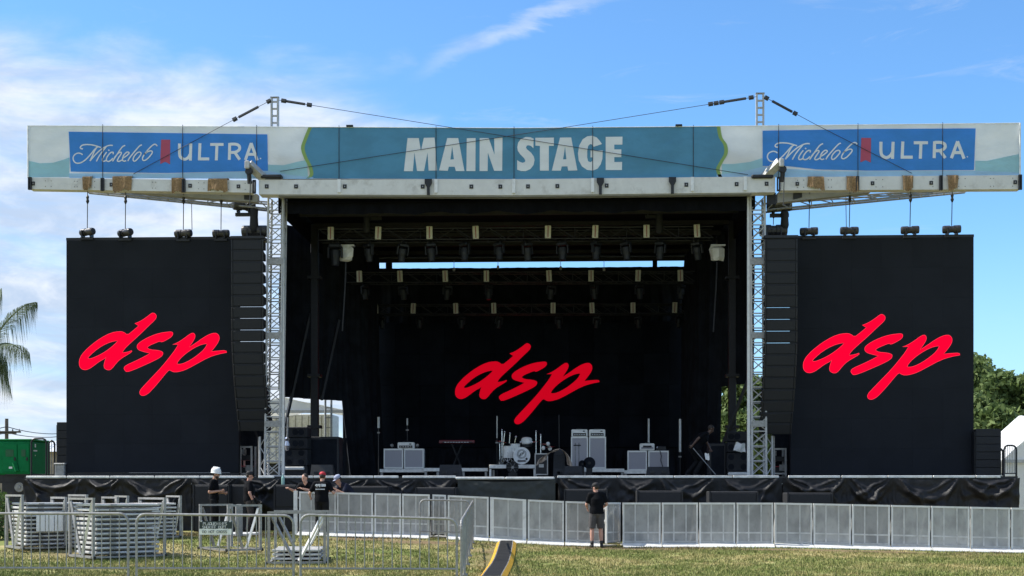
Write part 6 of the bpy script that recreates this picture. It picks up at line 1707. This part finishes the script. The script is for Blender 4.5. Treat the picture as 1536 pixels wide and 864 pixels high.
def frond(mb_leaf, mb_stem, base, dirx, diry, length, rise, droop, n=46, ll=1.35, seed=0, w=.021):
    rs = random.Random(seed); pts = []
    for k in range(n + 1):
        f = k / n; pts.append(base + V((dirx * length * f * (1 - .12 * f), diry * length * f, rise * length * f - droop * length * f * f)))
    for k in range(n): mb_stem.tube(pts[k], pts[k + 1], .045 * (1 - k / n) + .010, 5, .045 * (1 - (k + 1) / n) + .010, False)
    side = V((-diry, dirx, 0)).normalized()
    for k in range(3, n + 1):
        f = k / n; d = (pts[k] - pts[k - 1]).normalized()
        for s in (-1, 1):
            for rep in range(3):
                L = ll * math.sin(math.pi * min(1, .18 + f * .80)) * rs.uniform(.7, 1.1)
                v = (side * s * rs.uniform(.35, .8) + d * rs.uniform(.35, .7)).normalized() * L
                a = pts[k]; m = a + v * .5 + V((0, 0, -.10 * L)); e = a + v * .62 + V((0, 0, -.95 * L * rs.uniform(.7, 1.3)))
                wv = d * w * .5
                mb_leaf.add([a - wv * .6, a + wv * .6, m + wv, m - wv, e], [(0, 1, 2, 3), (3, 2, 4)])
def palm():
    Y = 52.0; c = W(-28, 538, Y); g = ground_z(c.x, Y)
    t = thing('palm_tree', 'feathery palm tree leaning its fronds in at the left edge', 'palm tree', (c.x, Y, g))
    MB(t).tube((c.x - .2, Y, g - .2), c, .24, 12, .17).build('trunk', 'bark', t)
    for k, (dx, dy, L, ri, dr) in enumerate(((.98, -.15, 2.75, 1.55, .76), (.50, .3, 2.2, .9, 1.6), (.42, -.5, 1.9, .6, 1.7), (.25, .2, 2.6, 1.6, .5), (.3, .9, 3, .9, .8), (-.9, .2, 3.2, .9, .8), (-.5, -.8, 3, .8, .9), (.2, -.95, 2.8, .8, 1.0), (-.9, -.3, 3, 1.4, .8), (.40, .05, 1.7, .75, 1.5))):
        ml, ms = MB(t), MB(t); frond(ml, ms, c, dx, dy, L, ri, dr, seed=k); ms.v += []
        s = ms.build('frond', 'leaf_palm', t); ml.build('leaflets', 'leaf_palm', s)['kind'] = 'stuff'
palm()
def shrub(px, py0, py1, Y, r, label, seed):
    c = W(px, py0, Y); g = ground_z(c.x, Y); t = thing('shrub', label, 'shrub', (c.x, Y, g)); rs = random.Random(seed)
    ht = c.z - g; mb = MB(t)
    for k in range(14):
        a = rs.uniform(0, 6.28); e = V((c.x + r * .8 * math.cos(a), Y + r * .8 * math.sin(a), g + ht * rs.uniform(.5, 1))); mb.tube((c.x, Y, g), e, .018, 5, .006)
    mb.build('stem', 'bark', t); mb = MB(t)
    for k in range(1500):
        a = rs.uniform(0, 6.28); u = rs.random() ** .5; zz = rs.random()
        p = V((c.x + r * u * math.cos(a) * (1.1 - .55 * zz), Y + r * u * math.sin(a), g + ht * zz * (1.05 - .25 * u)))
        d = V((rs.gauss(0, 1), rs.gauss(0, 1), rs.gauss(.4, 1))).normalized() * rs.uniform(.06, .12); s = d.orthogonal().normalized() * .025
        mb.add([p, p + d * .5 + s, p + d, p + d * .5 - s], [(0, 1, 2, 3)])
    mb.build('foliage', 'leaf_shrub', t)
shrub(-6, 732, 780, 33.5, .48, 'green leafy shrub at the left edge beside the barrier stacks', 3)
c = W(10, 770, 35.5); g = ground_z(c.x, 35.5)
tag(MB((c.x, 35.5, g)).box(X(-12, 35.5), X(19, 35.5), 35.5, 35.9, g, g + .55, .03).build('wooden_crate', 'litewood'), 'low pale wooden crate behind the shrub at the left edge', 'crate')
# ================================================================= PEOPLE
PENDING = []
def limb(mb, p, q, r0, r1, wide=1.0, side=None, n=12, caps=True):
    """tapered limb with an elliptic section (wide along side), closed with round ends"""
    p, q = V(p), V(q); d = (q - p).normalized()
    a = (V(side) - d * V(side).dot(d)).normalized() if side is not None else d.orthogonal().normalized()
    b = d.cross(a); rows = []
    if caps: rows += [(p - d * r0 * .8, r0 * .45), (p - d * r0 * .45, r0 * .82)]
    rows += [(p, r0), (p.lerp(q, .5), (r0 + r1) / 2 * 1.03), (q, r1)]
    if caps: rows += [(q + d * r1 * .45, r1 * .82), (q + d * r1 * .8, r1 * .45)]
    vs = [c + (a * math.cos(2 * math.pi * i / n) * wide + b * math.sin(2 * math.pi * i / n)) * r for c, r in rows for i in range(n)]
    k = len(rows)
    fs = [(j * n + i, j * n + (i + 1) % n, (j + 1) * n + (i + 1) % n, (j + 1) * n + i) for j in range(k - 1) for i in range(n)]
    fs += [tuple(reversed(range(n))), tuple(range((k - 1) * n, k * n))]
    return mb.add(vs, fs)
def fuse(mb, name, m, parent, vox, smooth=3):
    o = mb.build(name, m, parent, smooth=True)
    r = o.modifiers.new('r', 'REMESH'); r.mode = 'VOXEL'; r.voxel_size = vox
    s = o.modifiers.new('s', 'SMOOTH'); s.factor = .5; s.iterations = smooth
    PENDING.append(o); return o
JD = dict(pelvis=(0, 0, .96), waist=(0, -.01, 1.10), chest=(0, 0, 1.30), neck=(0, 0, 1.47), head=(0, .03, 1.62),
          shR=(.185, 0, 1.42), elR=(.25, -.03, 1.15), wrR=(.25, .06, .91), shL=(-.185, 0, 1.42), elL=(-.25, -.03, 1.15), wrL=(-.25, .06, .91),
          hipR=(.09, 0, .92), knR=(.11, .03, .50), anR=(.115, -.02, .09), hipL=(-.09, 0, .92), knL=(-.11, .03, .50), anL=(-.115, -.02, .09))
def person(label, loc, face, J={}, skin='skin_light', shirt='tee_black', bottom='trousers_black', shorts=False, hat=None, shoes='shoe_dark', gloves=False, head=(0, 0), stout=1.0, beard=False, print_back=False, socks=None, s=1.0, cam_vis=True):
    t = thing('person', label, 'person', loc, None, face); t.scale = (s, s, s)
    j = {k: V(v) for k, v in {**JD, **J}.items() if k in JD}
    W_ = stout; X_ = (1, 0, 0)
    def torso(mb, e, low='pelvis'):
        limb(mb, j['pelvis'], j['waist'], .125 * W_ + e, .118 * W_ + e, 1.32, X_, 16)
        limb(mb, j['waist'], j['chest'], .118 * W_ + e, .128 * W_ + e, 1.36, X_, 16)
        limb(mb, j['chest'], j['neck'] + (j['chest'] - j['neck']) * .25, .125 * W_ + e, .085 + e, 1.45, X_, 16)
        for k in 'RL': limb(mb, j['neck'] + (j['chest'] - j['neck']) * .32, j['sh' + k], .075 + e, .07 + e, 1, None, 12)
    b = MB()
    torso(b, -.012)
    limb(b, j['neck'] + V((0, 0, -.05)), j['head'] + V((0, -.015, -.06)), .060, .055)
    hr = Matrix.Rotation(head[1], 3, 'Z') @ Matrix.Rotation(head[0], 3, 'X'); hc = j['head']
    def hp(x, y, z): return hc + hr @ V((x, y, z))
    def hball(mb, c, rx, ry, rz, n=14, k=10):
        i0 = len(mb.v); mb.ball((0, 0, 0), rx, ry, rz, n, k); mb.v[i0:] = [hp(*(V(c) + p)) for p in mb.v[i0:]]
    hball(b, (0, -.01, .025), .077, .096, .095); hball(b, (0, .022, -.045), .058, .068, .065); hball(b, (0, .06, -.085), .032, .03, .028)
    limb(b, hp(0, .078, .01), hp(0, .102, -.022), .010, .016, 1, None, 8)
    for sx in (-1, 1): hball(b, (sx * .078, -.005, -.005), .012, .024, .034, 8, 6)
    for sx in (-1, 1): limb(b, hp(sx * .012, .088, -.058), hp(sx * .022, .080, -.060), .010, .008, 1, None, 6)
    for k in 'RL':
        sg = 1 if k == 'R' else -1
        limb(b, j['sh' + k], j['el' + k], .052, .042); limb(b, j['el' + k], j['wr' + k], .043, .029)
        d = (j['wr' + k] - j['el' + k]).normalized()
        nrm = J.get('palm' + k) or (-sg, 0, 0); nrm = V(nrm); nrm = (nrm - d * nrm.dot(d)).normalized(); sd_ = d.cross(nrm) * (1 if k == 'L' else -1)
        if not gloves: hands = b
        else:
            hands = MB()
        w0 = j['wr' + k]; pc = w0 + d * .05
        limb(hands, w0 + d * .012, w0 + d * .085, .030, .036, .62, nrm, 12)
        for i, (off, ln) in enumerate(((.030, .072), (.010, .082), (-.010, .076), (-.029, .060))):
            r_ = w0 + d * .09 + sd_ * off; cu = .25 + .12 * i if not J.get('fist') else 1.3
            m1 = r_ + (d * math.cos(cu * .5) + nrm * math.sin(cu * .5)) * ln * .5; m2 = m1 + (d * math.cos(cu * 1.6) + nrm * math.sin(cu * 1.6)) * ln * .5
            limb(hands, r_, m1, .0095, .009, 1, None, 8); limb(hands, m1, m2, .009, .0075, 1, None, 8)
        tb = w0 + d * .035 + sd_ * .028; tm = tb + (d * .6 + sd_ * .75 + nrm * .25).normalized() * .042; te = tm + (d * .9 + sd_ * .2 + nrm * .4).normalized() * .032
        limb(hands, tb, tm, .012, .011, 1, None, 8); limb(hands, tm, te, .011, .009, 1, None, 8)
        if gloves:
            limb(hands, w0 - d * .04, w0 + d * .03, .036, .033); fuse(hands, 'glove', 'glove', t, .008, 2)
        limb(b, j['hip' + k], j['kn' + k], .085 * W_, .054); limb(b, j['kn' + k], j['kn' + k].lerp(j['an' + k], .35), .054, .058); limb(b, j['kn' + k].lerp(j['an' + k], .35), j['an' + k], .058, .036)
        limb(b, j['an' + k] + V((0, -.02, -.03)), j['an' + k] + V((sg * .015, .14, -.055)), .036, .028)
    fuse(b, 'body', skin, t, .0085)
    # shirt
    c = MB(); e = .006
    limb(c, j['pelvis'] + V((0, 0, -.05)), j['waist'], .140 * W_, .126 * W_, 1.30, X_, 18, False)
    limb(c, j['waist'], j['chest'], .118 * W_ + e, .128 * W_ + e, 1.36, X_, 16)
    limb(c, j['chest'], j['neck'] + (j['chest'] - j['neck']) * .25, .125 * W_ + e, .085 + e, 1.45, X_, 16)
    for k in 'RL': limb(c, j['neck'] + (j['chest'] - j['neck']) * .32, j['sh' + k], .075 + e, .07 + e, 1, None, 12)
    for k in 'RL': limb(c, j['sh' + k], j['sh' + k].lerp(j['el' + k], .72), .070, .064, 1, None, 12, True)
    sh_ = fuse(c, 'shirt', shirt, t, .014, 7)
    # trousers
    c = MB(); limb(c, j['pelvis'] + V((0, -.01, -.03)), j['pelvis'] + V((0, 0, .07)), .130 * W_, .126 * W_, 1.26, X_, 16)
    for k in 'RL':
        limb(c, j['hip' + k], j['kn' + k] + V((0, 0, .02)), .102 * W_, .080 * (1.16 if shorts else 1), 1, None, 14, not shorts)
        if not shorts: limb(c, j['kn' + k], j['an' + k] + V((0, 0, .03)), .078, .066)
    fuse(c, 'shorts' if shorts else 'trousers', bottom, t, .014, 2)
    for k in 'RL':
        sg = 1 if k == 'R' else -1; a = j['an' + k]
        c = MB(); limb(c, a + V((0, -.04, -.045)), a + V((sg * .02, .155, -.06)), .042, .036, 1.05, X_); limb(c, a + V((0, -.01, -.03)), a + V((0, -.01, .02)), .046, .044)
        fuse(c, 'shoe', shoes, t, .010, 2)
        if socks: MB().tube(a + V((0, -.01, .0)), a.lerp(j['kn' + k], .22), .046, 12, .050).build('sock', socks, t, smooth=True)
    # hair, face, hat
    hm = MB(); hball(hm, (0, -.022, .032), .083, .094, .095)
    hm.v = [p if (hr.inverted() @ (p - hc)).z > -.055 and not ((hr.inverted() @ (p - hc)).y > .045 and (hr.inverted() @ (p - hc)).z < .06) else hc + (p - hc) * .80 for p in hm.v]
    hm.build('hair', 'hair', t, smooth=True)
    for sx in (-1, 1): e = MB(); e.ball(hp(sx * .031, .083, .012), .009, .006, .007, 8, 6); e.build('eye', 'eye_dark', t)
    m_ = MB(); m_.tube(hp(-.022, .093, -.052), hp(.022, .093, -.052), .004, 5); m_.build('mouth', 'skin_flush', t)
    if beard:
        e = MB(); hball(e, (0, .03, -.062), .060, .066, .056); e.build('beard', 'hair', t, smooth=True)
    if hat:
        kind, m = hat; e = MB()
        if kind == 'cap':
            i0 = 0; e.lathe([(.088, .045), (.092, .07), (.088, .105), (.065, .135), (.03, .148), (.008, .150)], (0, -.012, 0), 'z', 18); e.v = [hp(p.x, p.y * 1.12, p.z) for p in e.v]
            e.build('cap', m, t, smooth=True); e = MB()
            e.grid(lambda u, v: hp((u - .5) * .15 * (1 - .35 * v * v), .070 + .085 * v - .05 * (2 * u - 1) ** 2, .055 - .012 * v - .012 * (2 * u - 1) ** 2), 8, 4)
            k0 = len(e.v); e.v += [p + V((0, 0, .006)) for p in e.v[:k0]]; e.f += [tuple(reversed([i + k0 for i in f])) for f in e.f]
            e.build('cap_brim', m, t, smooth=True)
        else:
            e.lathe([(.122, .026), (.126, .036), (.114, .046), (.120, .10), (.106, .155), (.066, .192), (.01, .204)], (0, -.005, 0), 'z', 20)
            e.v = [hp(p.x, p.y * 1.15 + (.018 if p.y > .05 and p.z < .055 else 0), p.z) for p in e.v]; e.build('hard_hat', m, t, smooth=True)
            e = MB(); e.box(-.012, .012, -.10, .09, .178, .210, .005); e.v = [hp(*p) for p in e.v]; e.build('hat_ridge', m, t)
    if print_back:
        yb = lambda z: -.150 * W_ - .012 + .10 * max(0, z - 1.36)
        fr = lambda u, v: (u, yb(v) - .010 + .35 * u * u, v); bk = lambda u, v: (u, yb(v) + .02 + .35 * u * u, v); mb = MB()
        rs = random.Random(5)
        for q in range(2): stroke_mesh(mb, [[(-.135 + .07 * q, 1.355), (-.115 + .07 * q, 1.395), (-.085 + .07 * q, 1.385), (-.10 + .07 * q, 1.35), (-.08 + .07 * q, 1.33)]], .022, fr, bk)
        for q in range(3): stroke_mesh(mb, [[(.02 + .045 * q, 1.335), (.022 + .045 * q, 1.405), (.05 + .045 * q, 1.40), (.05 + .045 * q, 1.34)]], .018, fr, bk, smooth=False)
        stroke_mesh(mb, [[(-.13 + .026 * q, 1.262), (-.115 + .026 * q, 1.268)] for q in range(10)], .026, fr, bk, smooth=False)
        mb.build('shirt_print', 'print_white', t)
    return t
def gl(px, Y): x = X(px, Y); return (x, Y, ground_z(x, Y))
person('worker in a white hard hat and black tee reaching one fist forward', gl(321, 37.2), R(-88), dict(elR=(.24, -.07, 1.13), wrR=(.20, .21, 1.17), elL=(-.24, .02, 1.13), wrL=(-.16, .24, 1.12), fist=1, palmR=(-1, 0, .1), head=(0, .05, 1.62)),
       skin='skin_tan', hat=('helmet', 'helmet'), head=(-.15, .0), s=1.03, beard=True)
person('worker in a black cap, black tee and dark gloves beside the empty dolly', gl(373, 37.0), R(-66), dict(elR=(.27, -.02, 1.14), wrR=(.25, .08, .92), elL=(-.27, .05, 1.15), wrL=(-.24, .25, .98), knR=(.12, .05, .5), anR=(.13, -.06, .09), anL=(-.13, .12, .09), knL=(-.12, .10, .5)),
       skin='skin_flush', bottom='trousers_grey', hat=('cap', 'cap_black'), gloves=True, head=(-.2, -.15), stout=1.08, s=1.0)
person('person in a red cap and black tee with white back print, seen from behind', (X(484, 35.55), 35.42, ground_z(X(484, 35.5), 35.5) + .05), R(-3), dict(elR=(.33, -.02, 1.17), wrR=(.34, .20, 1.20), elL=(-.33, -.04, 1.15), wrL=(-.36, .16, 1.06), head=(.01, .05, 1.60), neck=(0, .02, 1.46), palmR=(0, 0, -1), palmL=(1, 0, 0)),
       skin='skin_light', hat=('cap', 'cap_red'), shoes='shoe_light', head=(-.25, .05), stout=1.12, print_back=True, s=.97)
person('person in black leaning bare forearms on the barrier, left of the red cap', (X(466, 37.0), 36.72, ground_z(X(466, 37), 37) + .05), R(168), dict(waist=(0, .02, 1.08), chest=(0, .10, 1.27), neck=(0, .20, 1.42), head=(0, .27, 1.555), shR=(.185, .16, 1.36), shL=(-.185, .16, 1.36), elR=(.27, .32, 1.17), wrR=(.33, .56, 1.25), elL=(-.24, .34, 1.18), wrL=(-.05, .52, 1.25), palmR=(0, 0, -1), palmL=(0, 0, -1)),
       skin='skin_light', head=(-.3, -.5), s=.98)
person('person in a navy top and pale blue cap bending behind the barrier', (X(528, 37.0), 37.05, ground_z(X(528, 37), 37) + .08), R(128), dict(waist=(0, .05, 1.07), chest=(0, .20, 1.24), neck=(0, .36, 1.36), head=(0, .45, 1.47), shR=(.185, .30, 1.31), shL=(-.185, .30, 1.31), elR=(.25, .38, 1.05), wrR=(.15, .55, 1.14), elL=(-.25, .40, 1.08), wrL=(-.12, .58, 1.20), palmR=(0, 0, -1), palmL=(0, 0, -1)),
       skin='skin_tan', shirt='tee_navy', hat=('cap', 'cap_blue'), head=(-.5, -.1), s=1.0)
person('man in black tee and grey shorts facing the stage barrier, seen from behind', gl(895, 35.35), R(10), dict(head=(-.02, .03, 1.60), elL=(-.27, .03, 1.15), wrL=(-.21, .23, 1.05), elR=(.27, -.02, 1.17), wrR=(.22, .20, 1.08), anL=(-.13, -.02, .09), anR=(.14, .03, .09), knR=(.12, .05, .50), knL=(-.12, .03, .5)),
       skin='skin_flush', bottom='shorts_grey', shorts=True, hat=('cap', 'cap_black'), head=(-.3, .75), socks='shoe_dark', stout=1.10, s=.985)
sg = person('stagehand in black bending on the stage while sweeping with a long pole', (X(1047, 42.4), 42.4, ZD + .005), R(-82), dict(pelvis=(0, -.12, .90), waist=(0, -.02, 1.05), chest=(0, .16, 1.22), neck=(0, .30, 1.38), head=(0, .41, 1.49), shR=(.18, .20, 1.34), shL=(-.18, .26, 1.33), elR=(.26, -.06, 1.18), wrR=(.22, -.22, .98), elL=(-.24, .34, 1.07), wrL=(-.16, .42, .88),
            hipR=(.09, -.12, .87), hipL=(-.09, -.12, .87), knR=(.12, .12, .50), anR=(.12, -.12, .09), knL=(-.12, .02, .48), anL=(-.12, -.32, .09), fist=1),
       skin='skin_dark', head=(-.55, 0), stout=1.36, s=1.02)
def broom():
    Y = 42.15; a, b = W(1039.5, 672, Y), W(1074, 714, Y); b.z = ZD + .06
    t = thing('broom', 'long thin pole broom held by the bending stagehand', 'broom', b)
    MB(t).tube(a, b, .014, 6).build('handle', 'galv_dark', t); MB(t).box(b.x - .06, b.x + .22, Y - .05, Y + .05, ZD + .01, ZD + .07).build('head', 'black_metal', t)
broom()
c = W(1060.5, 684, 42.15)
def towel(u, v): return W(1057 + 6 * u + 1.5 * v, 680 + 10 * v, 42.12) + V((0, .02 * math.sin(u * 8 + v * 5), .012 * math.sin(u * 7)))
mb = MB(c); mb.grid(towel, 8, 8); tag(mb.build('hand_towel', 'white_plastic', smooth=True), 'small white towel hanging at the hip of the bending stagehand', 'towel')

# bake the fused surfaces into plain meshes
bpy.context.view_layer.update()
dg = bpy.context.evaluated_depsgraph_get()
new = [(o, bpy.data.meshes.new_from_object(o.evaluated_get(dg))) for o in PENDING]
for o, me in new:
    old = o.data; mm = old.materials[0]; o.modifiers.clear(); o.data = me; me.name = o.name
    me.materials.clear(); me.materials.append(mm); me.shade_smooth()
